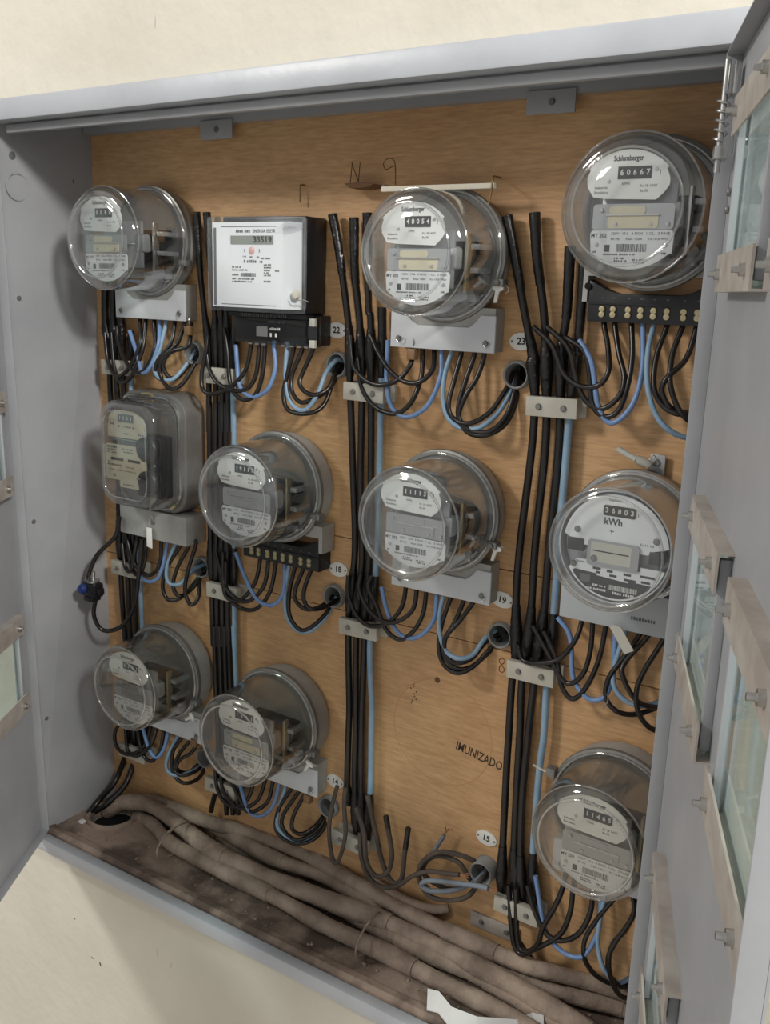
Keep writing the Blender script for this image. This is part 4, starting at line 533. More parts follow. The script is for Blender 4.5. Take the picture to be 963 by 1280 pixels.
def print_line(par, x0, x1, z, h, y, mt='print_faint', seed=0):
    """a line of print too small to read: a row of short ink dashes of uneven length"""
    rnd = random.Random(seed + int((x0 + 1) * 9999) + int((z + 1) * 7777)); bm = bmesh.new(); x = x0
    while x < x1:
        wd_ = h * rnd.choice((0.5, 0.6, 0.75)); hh = h * rnd.choice((0.8, 1.0, 1.0))
        if x + wd_ > x1: break
        vs = [bm.verts.new(p) for p in ((x, y, z - h / 2), (x + wd_, y, z - h / 2), (x + wd_, y, z - h / 2 + hh), (x, y, z - h / 2 + hh))]; bm.faces.new(vs)
        x += wd_ + h * (0.28 if rnd.random() < 0.8 else 0.9)
    me = bpy.data.meshes.new('print_line'); bm.to_mesh(me); bm.free(); o = link('print_line', me, mt, par); o['kind'] = 'stuff'
    return o
def dial(root, y, reading, faint=False, disc_tint='cream_plate', dx=0.0, dz=0.0, sc=1.0):
    """classic round-meter face: upper dial with counter, disc window, lower nameplate"""
    ink = 'print_faint' if faint else 'print_dark'
    S = lambda pts: [(x * sc + dx, z * sc + dz) for x, z in pts]
    T = lambda n, b, s, x, z, par, **k: text(n, b, s * sc, x * sc + dx, y - 0.00065, z * sc + dz, k.pop('mt', ink), par, **k)
    up = extrude('dial_plate', S(DIAL_UP), y - 0.0005, y + 0.0008, 'dial_white', root)
    T('maker_print', 'Schlumberger', 0.0085, -0.012, 0.0565, up, width=0.036 * sc, bold=0.00025)
    T('unit_print', 'kWh', 0.0048, -0.013, 0.0285, up)
    T('origin_print', 'Industria', 0.0045, -0.051, 0.0245, up, align='LEFT'); T('origin_print', 'Brasileira', 0.0045, -0.051, 0.0190, up, align='LEFT')
    T('ratio_print', 'Kr 18 14/27', 0.0042, 0.004, 0.0255, up, align='LEFT'); T('ratio_print', 'Ra 50', 0.0042, 0.004, 0.0200, up, align='LEFT')
    T('arrow_print', '1', 0.0085, 0.0265, 0.0395, up)
    for sx, sz in ((-0.034, 0.0315), (0.022, 0.0435)): link('dial_screw', lathe_me([(0, -0.0012), (0.002, -0.001), (0.0024, 0)], 10), 'steel', up, loc=(sx * sc + dx, y - 0.0005, sz * sc + dz))
    cn = extrude('counter', S([(-0.0235, 0.0335), (0.0165, 0.0335), (0.0165, 0.0475), (-0.0235, 0.0475)]), y - 0.0011, y + 0.0005, 'counter_black', root)
    for i, ch in enumerate(reading): text('digit', ch, 0.0088 * sc, (-0.0185 + i * (0.031 / max(1, len(reading) - 1))) * sc + dx, y - 0.0013, 0.0405 * sc + dz, 'digit_white', cn, bold=0.0002)
    wf = extrude('disc_frame', S(WIN_FRAME), y + 0.001, y + 0.0025, 'frame_metal', root)
    extrude('disc_window', S(rrect(-0.032, 0.029, -0.0215, -0.0065, 0.003, 3)), y + 0.0002, y + 0.0018, disc_tint, wf)
    extrude('disc_window', S(rrect(-0.031, 0.013, -0.0055, 0.0035, 0.003, 3)), y + 0.0002, y + 0.0018, disc_tint, wf)
    box('disc_edge', -0.034 * sc + dx, 0.030 * sc + dx, y - 0.0018, y + 0.002, -0.0073 * sc + dz, -0.0058 * sc + dz, 'aluminium', wf)
    for sx, sz in ((-0.040, -0.001), (0.040, -0.017), (-0.022, -0.017), (0.020, -0.017)): link('frame_screw', lathe_me([(0, -0.0016), (0.0022, -0.0014), (0.0026, 0)], 10), 'steel', wf, loc=(sx * sc + dx, y + 0.0003, sz * sc + dz))
    lo = extrude('name_plate', S(NAME_PL), y - 0.0005, y + 0.0008, 'plate_white', root)
    T('type_print', 'MY 202', 0.0062, -0.041, -0.0300, lo, bold=0.0001)
    T('rating_print', '120V  15A  4 FIOS  1 CL.  3 FASE', 0.0042, 0.009, -0.0278, lo, width=0.070 * sc)
    T('rating_print', '60 Hz      Imax 120A     Kd 10.8 Wh/r', 0.0040, 0.009, -0.0338, lo, width=0.070 * sc)
    for x0, x1, z, h in ((-0.034, 0.006, -0.0515, 0.0020), (-0.047, -0.041, -0.0485, 0.0026), (0.036, 0.043, -0.0500, 0.0024), (-0.020, -0.006, -0.0560, 0.0022), (-0.020, -0.004, -0.0590, 0.0022), (0.002, 0.018, -0.0575, 0.0022), (0.004, 0.018, -0.0605, 0.0022)):
        print_line(lo, x0 * sc + dx, x1 * sc + dx, z * sc + dz, h * sc, y - 0.0007, ink)
    box('mark_square', -0.0330 * sc + dx, -0.0265 * sc + dx, y - 0.00062, y - 0.0004, -0.0485 * sc + dz, -0.0405 * sc + dz, ink, lo)
    b = barcode(lo, -0.0185 * sc + dx, 0.0185 * sc + dx, -0.0485 * sc + dz, -0.0395 * sc + dz, y - 0.0007, ink)
    for sx in (-0.043, 0.040): link('plate_screw', lathe_me([(0, -0.0016), (0.0022, -0.0014), (0.0026, 0)], 10), 'steel', lo, loc=(sx * sc + dx, y - 0.0005, -0.0405 * sc + dz))
    return up
def works(root, bracket='brass', y=-0.126):
    """the driving parts seen through the side of the glass"""
    box('works_frame', -0.046, 0.044, y + 0.006, y + 0.012, -0.045, 0.030, 'frame_metal', root, bev=0.001)
    lathe('rotor_disc', [(0, -0.0006), (0.040, -0.0006), (0.040, 0.0006), (0, 0.0006)], 'aluminium', root, loc=(0, -0.094, -0.0065), rot=(math.pi / 2, 0, 0), seg=40)
    box('side_bracket', 0.052, 0.0565, -0.104, -0.092, -0.050, 0.028, bracket, root, bev=0.0006)
    box('upper_coil', -0.030, 0.062, -0.096, -0.066, 0.000, 0.018, 'coil_black', root, bev=0.003)
    box('lower_coil', -0.036, 0.064, -0.096, -0.066, -0.040, -0.018, 'coil_black', root, bev=0.003)
    for z in (0.0105, -0.0205):
        b = box('core_bar', 0.059, 0.072, -0.100, -0.062, z - 0.0035, z + 0.0035, 'frame_metal', root, bev=0.0008)
    box('magnet', 0.028, 0.050, -0.122, -0.102, -0.020, 0.010, 'frame_metal', root, bev=0.005)
    tube('lead_wire', [(0.030, -0.07, -0.036), (0.034, -0.075, -0.055), (0.046, -0.068, -0.066), (0.060, -0.060, -0.052)], 0.0026, 'frame_metal', root, sm=4)
    tube('link_wire', [(0.052, -0.088, -0.026), (0.061, -0.092, -0.036), (0.056, -0.082, -0.044), (0.044, -0.082, -0.040)], 0.0018, 'copper' if bracket != 'brass' else 'brass', root, sm=4)
    box('terminal_bar', -0.055, 0.060, -0.080, -0.066, -0.062, -0.052, 'frame_metal', root, bev=0.001)
COVER = [(-0.0875, -0.131), (0.0835, -0.131), (0.0835, -0.080), (0.060, -0.080), (0.052, -0.090), (0.042, -0.0975), (-0.042, -0.0975), (-0.054, -0.090), (-0.064, -0.080), (-0.0875, -0.080)]
def cover_plate(root, yo, mt='cover_plate'):
    yc = -0.0325 - yo
    box('terminal_box', -0.085, 0.081, yc + 0.0032, -0.001 - yo, -0.130, -0.070, 'cast_metal', root)
    c = extrude('terminal_cover', COVER, yc, yc + 0.003, mt, root, bev=0.0008)
    for x in (-0.073, 0.070):
        link('cover_screw', SCREW, 'steel', c, loc=(x, yc, -0.118)); tube('seal_wire', [(x, yc - 0.003, -0.118), (x + 0.006, yc - 0.006, -0.114), (x + 0.009, yc - 0.004, -0.119), (x + 0.004, yc - 0.005, -0.124), (x - 0.002, yc - 0.003, -0.120)], 0.0006, 'steel', c, seg=5, sm=3)
    return c
def bare_terminals(root, yo):
    b = extrude('terminal_block', [(-0.080, -0.133), (0.082, -0.133), (0.082, -0.080), (0.074, -0.084), (0.056, -0.092), (0.042, -0.0965), (-0.042, -0.0965), (-0.056, -0.092), (-0.072, -0.084), (-0.080, -0.080)], -0.052, -0.001 - yo, 'bakelite', root, bev=0.001)
    e = extrude('base_apron', [(-0.088, -0.108), (-0.0815, -0.108), (-0.0815, -0.075), (0.083, -0.075), (0.083, -0.100), (0.090, -0.100), (0.090, -0.055), (-0.088, -0.055)], -0.054, -0.003 - yo, 'cast_metal', root)
    link('mount_hole', lathe_me([(0, -0.0004), (0.0045, -0.0004), (0.0045, 0.0)], 16), 'hole_shade', e, loc=(-0.081, -0.0545, -0.088))  # flat black disc, the hole's shade is put into its colour
    for i, x in enumerate((-0.060, -0.045, -0.025, -0.0085, 0.008, 0.025, 0.046, 0.063)):
        s = link('terminal_screw', lathe_me([(0, -0.0025), (0.0038, -0.002), (0.0046, 0.0)], 12), 'brass', b, loc=(x, -0.0525, -0.1165))
        link('terminal_screw', lathe_me([(0, -0.0025), (0.0038, -0.002), (0.0046, 0.0)], 12), 'brass', b, loc=(x, -0.0525, -0.1235))
        box('screw_mark', x - 0.0018, x + 0.0018, -0.0527, -0.0515, -0.1035, -0.1020, 'print_faint', b)
    box('block_ridge', -0.079, 0.081, -0.0545, -0.052, -0.1105, -0.1085, 'bakelite', b)
def bead(par, R_, y, r_):
    lathe('glass_bead', [(R_ + r_ * math.cos(a * math.pi / 4), y + r_ * math.sin(a * math.pi / 4)) for a in range(8)], 'rim_glass', par, seg=72, closed=True, angle=80)
def base_and_glass(root, rf, sh, glass, yo, yfront=-0.154, rb=0.092):
    lathe('base', [(0, -0.0005 - yo), (0.082, -0.0005 - yo), (0.0865, -0.003 - yo), (0.0885, -0.009 - yo), (0.0885, -0.054), (0.084, -0.058), (0.078, -0.052), (0.0, -0.050)], 'cast_metal', root, seg=64)
    lathe('cover_ring', [(rb - 0.006, -0.054), (rb, -0.0545), (rb + 0.0015, -0.058), (rb + 0.0005, -0.0625), (rb - 0.0035, -0.064), (rb - 0.006, -0.060)], 'old_metal', root, seg=64, closed=True)
    g = lathe('glass_cover', dome_profile(rb - 0.0045, rf, -0.0600, yfront, 0.0028, sh), glass, root, seg=72, closed=True, angle=60)
    bead(g, rf - sh * 0.9 - 0.002, yfront - 0.0014, 0.0017); bead(g, rb - 0.0045, -0.0655, 0.0024); bead(g, rf - 0.0012, yfront + sh * 0.75, 0.0014)
def seal_tag(root, x, z, y=-0.068, lean=0.35, wire=True):
    s = extrude('seal_tag', [(0, 0), (0.0045, 0.001), (0.0055, 0.016), (0.011, 0.019), (0.0105, 0.023), (0.004, 0.024), (-0.005, 0.022), (-0.0055, 0.018), (-0.0005, 0.016)], -0.0018, 0.0018, 'plastic_white', root, bev=0.0006, loc=(x, y, z), rot=(0, lean, 0))
    tube('seal_wire', [(0.004, 0, 0.022), (0.012, 0.002, 0.026), (0.016, 0.006, 0.020), (0.010, 0.008, 0.014)], 0.0006, 'steel', s, seg=5, sm=3)
def round_meter(name, loc, label, reading, rf=0.083, sh=0.020, glass='dome_glass', faint=False, bare=False, bracket='brass', tint='cream_plate', seal=None, clip=True, dd=(0, 0, 0), roll=0.0, yfront=-0.166, yo=0.03):
    r = tag(empty(name, (loc[0], yo, loc[2]), (0, roll, 0)), label, 'electricity meter', 'electricity meters mounted on the plywood')
    base_and_glass(r, rf, sh, glass, yo, yfront)
    works(r, bracket); dial(r, -0.1355 + dd[1], reading, faint, tint, dd[0], dd[2])
    if bare: bare_terminals(r, yo)
    else: cover_plate(r, yo)
    if clip:
        c = box('ring_clip', 0.078, 0.096, -0.072, -0.055, -0.040, -0.030, 'old_metal', r, bev=0.002); link('clip_screw', SCREW, 'steel', c, loc=(0.087, -0.072, -0.035))
    if seal: seal_tag(r, *seal)
    return r
round_meter('electricity_meter', (-0.388, 0, 1.632), 'round clear-domed meter at the top left with print paled to suggest glare', '0000', faint=True, bracket='aluminium', tint='cream_plate', clip=True, yfront=-0.176, dd=(0, -0.020, 0))  # fainter ink imitates glare washing over this dial
round_meter('electricity_meter', (0.200, 0, 1.614), 'round clear-domed meter below the thin white stick', '48054', seal=(0.081, -0.062, -0.067, 0.15))
round_meter('electricity_meter', (0.491, 0, 1.666), 'largest-looking round meter at the top right with bare black screw terminals', '60667', bare=True, bracket='aluminium', rf=0.085)
round_meter('electricity_meter', (-0.094, 0, 1.242), 'round meter in the middle row with a bare black terminal block', '19111', bare=True, yo=0.018, rf=0.081, sh=0.015, tint='frame_metal', yfront=-0.168)
round_meter('electricity_meter', (0.216, 0, 1.2476), 'round meter in the middle row with a light grey terminal cover', '11113', yo=0.024, rf=0.082, sh=0.015, tint='frame_metal', yfront=-0.172, seal=(0.086, -0.058, -0.066, 0.25))
round_meter('electricity_meter', (-0.3635, 0, 0.8480), 'dustiest round meter at the bottom left by the cabinet side', '1111', yo=0.014, rf=0.079, sh=0.014, glass='dome_dusty', faint=True, tint='old_metal', dd=(0, 0, -0.006), seal=(0.062, -0.075, -0.068, 0.95))
round_meter('electricity_meter', (-0.0925, 0, 0.8295), 'dusty round meter in the bottom row right of the dustiest one', '1111', yo=0.014, rf=0.080, sh=0.014, glass='dome_dusty', tint='cream_plate', yfront=-0.172, dd=(0, 0, -0.008), seal=(0.070, -0.072, -0.068, 0.55))
m11 = round_meter('electricity_meter', (0.515, 0, 0.863), 'round meter at the bottom right partly behind the open door', '11465', yo=0.014, rf=0.081, sh=0.015, dd=(0.008, 0, -0.010), glass='dome_dusty', tint='frame_metal', clip=False)
c = box('ring_clip', -0.100, -0.086, -0.070, -0.054, 0.026, 0.040, 'old_metal', m11, bev=0.002); tube('clip_wire', [(-0.098, -0.064, 0.030), (-0.112, -0.060, 0.030), (-0.126, -0.052, 0.028)], 0.0015, 'plastic_clear', c, sm=3)

# wide flat-faced meter in the middle row, right
m8 = tag(empty('electricity_meter', (0.503, 0.02, 1.258)), 'wide flat-faced meter with large kWh print in the middle row on the right', 'electricity meter', 'electricity meters mounted on the plywood')
lathe('base', [(0, -0.0205), (0.078, -0.0205), (0.0845, -0.024), (0.0865, -0.030), (0.0865, -0.054), (0.080, -0.058), (0.0, -0.050)], 'old_metal', m8, seg=64)
lathe('cover_ring', [(0.083, -0.050), (0.089, -0.0505), (0.0905, -0.055), (0.0885, -0.060), (0.083, -0.060)], 'steel', m8, seg=64, closed=True)
lathe('inner_drum', [(0.074, -0.052), (0.0735, -0.128), (0.0715, -0.128), (0.072, -0.052)], 'drum_silver', m8, seg=56, closed=True)
g8 = lathe('glass_cover', dome_profile(0.086, 0.080, -0.0580, -0.152, 0.0028, 0.010), 'dome_glass', m8, seg=72, closed=True, angle=60); bead(g8, 0.0695, -0.1534, 0.0017); bead(g8, 0.0790, -0.1455, 0.0015); bead(g8, 0.085, -0.064, 0.0022)
yd = -0.138
lathe('drum_face', [(0, -0.126), (0.0725, -0.126), (0.0725, -0.1245), (0, -0.1245)], 'frame_metal', m8, seg=48)
upd = extrude('dial_plate', arc(0, 0, 0.0715, 8, 172, 30) + [(-0.060, 0.004), (-0.046, 0.004), (-0.044, -0.002), (0.044, -0.002), (0.052, 0.004)], yd - 0.0005, yd + 0.001, 'panel_white', m8)
text('maker_print', 'nansen', 0.0065, -0.004, yd - 0.0007, 0.0640, 'print_dark', upd); text('unit_print', 'kWh', 0.0125, -0.005, yd - 0.0007, 0.0345, 'print_dark', upd, bold=0.0003)
text('cross_mark', '+', 0.012, -0.006, yd - 0.0007, 0.0215, 'print_dark', upd); text('ratio_print', 'Kr 11 1/9', 0.0048, 0.042, yd - 0.0007, 0.0105, 'print_dark', upd); text('tick_mark', '1', 0.007, 0.0275, yd - 0.0007, 0.0480, 'print_dark', upd)
cn = extrude('counter', rrect(-0.0195, 0.0245, 0.0425, 0.0565, 0.003, 3), yd - 0.0012, yd + 0.0004, 'counter_black', m8)
for i, ch in enumerate('36803'): text('digit', ch, 0.0095, -0.0145 + i * 0.0085, yd - 0.0014, 0.0495, 'digit_white', cn, bold=0.0002)
lwd = extrude('name_plate', [(-0.052, -0.022), (-0.030, -0.022), (-0.030, -0.026), (0.036, -0.026), (0.036, -0.020), (0.058, -0.020)] + arc(0, 0, 0.0715, -17, -150, 24) + [(-0.056, -0.030)], yd - 0.0005, yd + 0.001, 'panel_white', m8)
extrude('black_band', [(-0.052, -0.0370), (-0.022, -0.0385), (-0.022, -0.0410), (0.022, -0.0440), (0.022, -0.0415), (0.052, -0.0425)] + arc(0, 0, 0.069, -43, -145, 18), yd - 0.0009, yd - 0.0004, 'counter_black', lwd)
barcode(lwd, -0.003, 0.036, -0.0575, -0.0505, yd - 0.0011, 'digit_white')
print_line(lwd, 0.002, 0.032, -0.0608, 0.0034, yd - 0.0011, 'digit_white'); print_line(lwd, -0.034, -0.006, -0.0600, 0.0030, yd - 0.0011, 'digit_white'); print_line(lwd, -0.026, -0.006, -0.0545, 0.0028, yd - 0.0011, 'digit_white')
box('code_square', -0.044, -0.030, yd - 0.0012, yd - 0.0006, -0.0530, -0.0415, 'print_faint', lwd)
text('maker_print', 'nansen', 0.0048, -0.046, yd - 0.0007, -0.0255, 'print_dark', lwd)
for i, (x, z, wq) in enumerate(((-0.022, -0.0315, 0.011), (-0.004, -0.0325, 0.008), (0.020, -0.0330, 0.010), (0.047, -0.0315, 0.020), (-0.020, -0.0365, 0.006), (0.001, -0.0380, 0.010), (0.024, -0.0400, 0.016), (0.045, -0.0390, 0.012))): box('spec_print', x - wq / 2, x + wq / 2, yd - 0.0008, yd - 0.0004, z - 0.0016, z + 0.0016, 'print_dark', lwd)
wf = extrude('disc_frame', rrect(-0.036, 0.034, -0.027, 0.008, 0.004, 3), yd - 0.0040, yd + 0.001, 'frame_metal', m8)
extrude('disc_window', rrect(-0.031, 0.024, -0.0215, 0.0055, 0.0015, 2), yd - 0.0044, yd - 0.0036, 'window_grey', wf); box('disc_edge', -0.028, 0.021, yd - 0.0050, yd - 0.0042, -0.0070, -0.0056, 'counter_black', wf)
link('frame_screw', SCREW, 'steel', wf, loc=(-0.026, yd - 0.0044, -0.017))
for x, z in ((-0.053, 0.018), (0.054, 0.018), (-0.055, -0.030)): link('dial_screw', SCREW, 'steel', m8, loc=(x, yd - 0.0004, z))
box('side_lug', -0.066, -0.042, yd - 0.002, yd + 0.008, -0.012, 0.006, 'coil_black', m8, bev=0.002); box('side_lug', 0.046, 0.066, yd - 0.002, yd + 0.008, -0.014, 0.004, 'coil_black', m8, bev=0.002)
for q_ in [o for o in m8.children if o.name.split('.')[0] in ('dial_plate', 'counter', 'name_plate', 'disc_frame', 'dial_screw', 'side_lug', 'drum_face')]:
    q_.scale = (0.955, 1, 0.955); q_.location = (q_.location.x * 0.955 + 0.002, q_.location.y + 0.009, q_.location.z * 0.955)
tbx = box('terminal_box', -0.092, 0.088, -0.060, -0.0212, -0.130, -0.074, 'cover_grey', m8, bev=0.0015); box('box_seam', -0.040, 0.030, -0.0612, -0.0598, -0.0895, -0.0875, 'frame_metal', tbx)
print_line(tbx, 0.010, 0.046, -0.110, 0.0045, -0.0604)
br = box('top_bracket', 0.006, 0.026, -0.030, -0.027, 0.080, 0.108, 'frame_metal', m8, bev=0.0006); link('bracket_screw', SCREW, 'steel', br, loc=(0.016, -0.030, 0.097))
tube('seal_tube', [(-0.034, -0.045, 0.112), (-0.020, -0.045, 0.106), (-0.008, -0.045, 0.101)], 0.0042, 'plastic_clear', m8, sm=2, seg=10); tube('seal_body', [(-0.008, -0.045, 0.101), (0.004, -0.042, 0.097), (0.008, -0.040, 0.094)], 0.0062, 'plastic_clear', m8, sm=2, seg=10)
tube('seal_wire', [(0.006, -0.042, 0.097), (0.012, -0.036, 0.108), (0.016, -0.032, 0.100)], 0.0007, 'steel', m8, seg=5, sm=3)
sg = extrude('seal_tag', [(0, 0), (0.010, -0.002), (0.030, -0.030), (0.018, -0.038), (0.004, -0.018), (-0.006, -0.004)], -0.074, -0.072, 'plastic_clear', m8, loc=(-0.008, 0, -0.120)); tube('seal_wire', [(-0.006, -0.062, -0.108), (-0.001, -0.070, -0.103), (0.001, -0.073, -0.112), (-0.006, -0.073, -0.124)], 0.0008, 'steel', sg, seg=5, sm=3)

# rounded-rectangle meter in the middle row, left
m5 = tag(empty('electricity_meter', (-0.3767, 0.012, 1.264)), 'rounded-rectangle glass meter with cream plates in the middle row on the left', 'electricity meter', 'electricity meters mounted on the plywood')
extrude('base', rrect(-0.082, 0.084, -0.103, 0.112, 0.042, 8), -0.060, -0.0132, 'old_metal', m5, bev=0.004)
def shell(name, x0, x1, z0, z1, rad, y0, y1, th, taper, mt, par):
    bm = bmesh.new(); rings = []
    def ring(ins, y, rr): return [bm.verts.new((x, y, z)) for x, z in rrect(x0 + ins, x1 - ins, z0 + ins, z1 - ins, rr, 6)]
    prof = [(0.0, y0, rad), (taper * 0.4, y0 + (y1 - y0) * 0.5, rad * 0.95), (taper, y1 + 0.014, rad * 0.9), (taper + 0.003, y1 + 0.006, rad * 0.86), (taper + 0.009, y1 + 0.001, rad * 0.8), (taper + 0.016, y1, rad * 0.7),
            (taper + 0.016, y1 + th, rad * 0.7), (taper + 0.010, y1 + th + 0.001, rad * 0.78), (taper + th, y1 + 0.016, rad * 0.86), (th, y0, rad * 0.95)]
    rings = [ring(*p) for p in prof]; n = len(rings[0])
    for a, b in zip(rings, rings[1:] + rings[:1]):
        if a is rings[5]: continue
        for k in range(n): bm.faces.new((a[k], a[(k + 1) % n], b[(k + 1) % n], b[k]))
    bm.faces.new(rings[5]); bm.faces.new(rings[6][::-1])
    return link(name, bm_mesh(bm, name, 50), mt, par)
extrude('cover_ring', rrect(-0.077, 0.078, -0.096, 0.106, 0.040, 8), -0.066, -0.058, 'old_metal', m5, bev=0.003)
shell('glass_cover', -0.073, 0.074, -0.092, 0.102, 0.038, -0.066, -0.124, 0.003, 0.004, 'dome_glass', m5)
tube('glass_bead', [(x, -0.1245, z) for x, z in rrect(-0.052, 0.053, -0.071, 0.081, 0.026, 5)] + [(0.053, -0.1245, 0.055)], 0.0014, 'rim_glass', m5, sm=0, seg=6)
tube('glass_bead', [(x, -0.0675, z) for x, z in rrect(-0.0755, 0.0765, -0.0945, 0.1045, 0.0390, 6)] + [(0.0765, -0.0675, 0.0655)], 0.0022, 'rim_glass', m5, sm=0, seg=6)
yd = -0.108
box('works_block', 0.000, 0.060, -0.098, -0.067, -0.070, 0.040, 'coil_black', m5, bev=0.004)
lathe('coil', [(0, -0.108), (0.022, -0.108), (0.025, -0.104), (0.025, -0.098), (0, -0.098)], 'coil_black', m5, loc=(0.034, 0, 0.018)); lathe('coil', [(0, -0.108), (0.020, -0.108), (0.023, -0.104), (0.023, -0.098), (0, -0.098)], 'coil_black', m5, loc=(0.034, 0, -0.040))
for x, z in ((0.020, -0.010), (0.034, -0.008), (0.048, -0.010), (0.050, 0.026), (0.048, -0.034), (0.026, 0.034)): link('works_screw', lathe_me([(0, -0.002), (0.002, -0.0016), (0.0024, 0)], 10), 'steel', m5, loc=(x, -0.099, z))
box('works_bar', -0.062, 0.030, yd + 0.004, yd + 0.010, 0.026, 0.036, 'old_metal', m5); box('disc_edge', -0.050, 0.012, yd + 0.001, yd + 0.002, 0.029, 0.0305, 'aluminium', m5)
d5 = extrude('dial_plate', [(-0.060, 0.038), (0.010, 0.038), (0.010, 0.062), (0.006, 0.074)] + arc(-0.018, 0.060, 0.026, 50, 90, 4) + [(-0.044, 0.086), (-0.052, 0.082), (-0.058, 0.073), (-0.058, 0.064), (-0.060, 0.060)], yd, yd + 0.0014, 'cream_plate', m5)
c5 = extrude('counter', [(-0.040, 0.066), (-0.012, 0.066), (-0.012, 0.080), (-0.040, 0.080)], yd - 0.0010, yd + 0.0004, 'print_faint', d5)
for i, ch in enumerate('1111'): text('digit', ch, 0.009, -0.036 + i * 0.0068, yd - 0.0012, 0.073, 'digit_white', c5)
for x0, x1, z, h in ((-0.040, -0.034, 0.058, 0.005), (-0.033, -0.016, 0.058, 0.003), (-0.014, -0.009, 0.058, 0.004), (-0.030, -0.016, 0.046, 0.003), (-0.055, -0.045, 0.061, 0.004), (-0.004, 0.006, 0.047, 0.003)): print_line(d5, x0, x1, z, h, yd - 0.0003)
n5 = extrude('name_plate', [(-0.040, -0.056), (-0.006, -0.056), (-0.006, -0.044), (0.006, -0.044), (0.009, -0.041), (0.009, 0.016), (0.006, 0.020), (-0.062, 0.020), (-0.066, 0.016), (-0.066, -0.040), (-0.063, -0.044), (-0.040, -0.044)], yd, yd + 0.0014, 'cream_plate', m5)
for x0, x1 in ((-0.056, -0.033), (-0.024, -0.002)): box('plate_slot', x0, x1, yd - 0.0006, yd + 0.0004, -0.0090, -0.0040, 'print_dark', n5, bev=0.0004)
for x0, x1, z, h, mq in ((-0.063, -0.040, 0.0145, 0.0034, 'print_dark'), (-0.063, -0.044, 0.0095, 0.0028, 'print_faint'), (-0.063, -0.042, 0.0045, 0.0028, 'print_faint'), (-0.034, -0.010, 0.0130, 0.0026, 'print_faint'), (-0.032, -0.012, 0.0080, 0.0026, 'print_faint'), (-0.062, -0.036, -0.0175, 0.0034, 'print_dark'), (-0.062, -0.056, -0.0125, 0.0030, 'print_faint'), (-0.028, -0.012, -0.0185, 0.0026, 'print_faint'), (-0.060, -0.010, -0.0260, 0.0022, 'print_faint'), (-0.034, -0.012, -0.0505, 0.0024, 'print_faint')): print_line(n5, x0, x1, z, h, yd - 0.0003, mq)
for x in (-0.050, -0.006): link('plate_screw', lathe_me([(0, -0.002), (0.002, -0.0016), (0.0026, 0)], 10), 'old_metal', n5, loc=(x, yd, -0.036))
for q_ in (d5, n5): q_.scale = (1.36, 1, 1); q_.location = (0.066 * 0.36, 0, 0)
d5.location.z = -0.005
t5 = box('terminal_box', -0.084, 0.085, -0.064, -0.0132, -0.157, -0.104, 'cast_metal', m5, bev=0.0012); link('cover_screw', SCREW, 'steel', t5, loc=(0.004, -0.064, -0.124))
tube('seal_wire', [(0.004, -0.066, -0.122), (0.006, -0.070, -0.112), (0.000, -0.070, -0.118), (0.002, -0.071, -0.136)], 0.0007, 'steel', t5, seg=5, sm=3)
extrude('seal_tag', [(-0.0065, -0.170), (0.0065, -0.172), (0.0060, -0.134), (-0.0060, -0.134)], -0.0725, -0.0705, 'plastic_white', m5, bev=0.0005)
tube('side_seal', [(0.060, -0.074, -0.088), (0.068, -0.072, -0.082)], 0.0035, 'brass', m5, sm=0, seg=8); tube('top_seal', [(-0.010, -0.070, 0.108), (0.004, -0.070, 0.110), (0.016, -0.070, 0.108)], 0.0030, 'brass', m5, sm=2, seg=8)

# square electronic meter
m2 = tag(empty('electricity_meter', (-0.1147, 0.030, 1.5947)), 'square black electronic meter with white display panel in the top row', 'electricity meter', 'electricity meters mounted on the plywood')
box('body', -0.083, 0.085, -0.084, -0.0312, -0.072, 0.074, 'bakelite', m2, bev=0.003)
FR = [(-0.085, -0.0845), (-0.085, -0.117), (-0.082, -0.120), (0.066, -0.120), (0.086, -0.088), (0.086, -0.0845)]
def prism_z(name, prof, z0, z1, mt, par, bev=0.0):
    bm = bmesh.new(); a = [bm.verts.new((x, y, z0)) for x, y in prof]; b = [bm.verts.new((x, y, z1)) for x, y in prof]; n = len(prof)
    bm.faces.new(a); bm.faces.new(b[::-1])
    for i in range(n): bm.faces.new((a[i], b[i], b[(i + 1) % n], a[(i + 1) % n]))
    bmesh.ops.recalc_face_normals(bm, faces=bm.faces)
    if bev: bmesh.ops.bevel(bm, geom=list(bm.edges), offset=bev, segments=2, affect='EDGES')
    return link(name, bm_mesh(bm, name, 40), mt, par)
prism_z('clear_cover', FR, -0.070, 0.072, 'cover_clear', m2, 0.002)
pn = prism_z('display_panel', [(-0.079, -0.0855), (-0.079, -0.112), (0.062, -0.112), (0.079, -0.0885), (0.079, -0.0855)], -0.064, 0.064, 'panel_white', m2)
bz = box('panel_line', -0.060, 0.050, -0.1126, -0.1118, 0.0570, 0.0578, 'print_faint', pn); box('panel_line', -0.060, 0.050, -0.1126, -0.1118, -0.0600, -0.0592, 'print_faint', pn); box('panel_edge', -0.076, -0.071, -0.1126, -0.1118, -0.062, 0.056, 'print_faint', pn)
text('title_print', 'ENERGIA ELETR', 0.0068, 0.026, -0.1124, 0.0505, 'print_faint', pn, width=0.044)
lc = box('display', -0.040, 0.044, -0.1132, -0.1120, 0.0315, 0.0440, 'lcd', pn); text('digit', '33519', 0.0125, 0.024, -0.1136, 0.0378, 'print_dark', lc, bold=0.0003, width=0.036)
for x, ch in ((-0.013, '1'), (0.002, '2'), (0.017, '3')): text('key_print', ch, 0.007, x, -0.1124, 0.0215, 'print_faint', pn)
link('pulse_spot', lathe_me([(0, -0.0006), (0.0055, -0.0005), (0.006, 0)], 18), 'pink_spot', pn, loc=(0.0015, -0.1120, 0.0215))
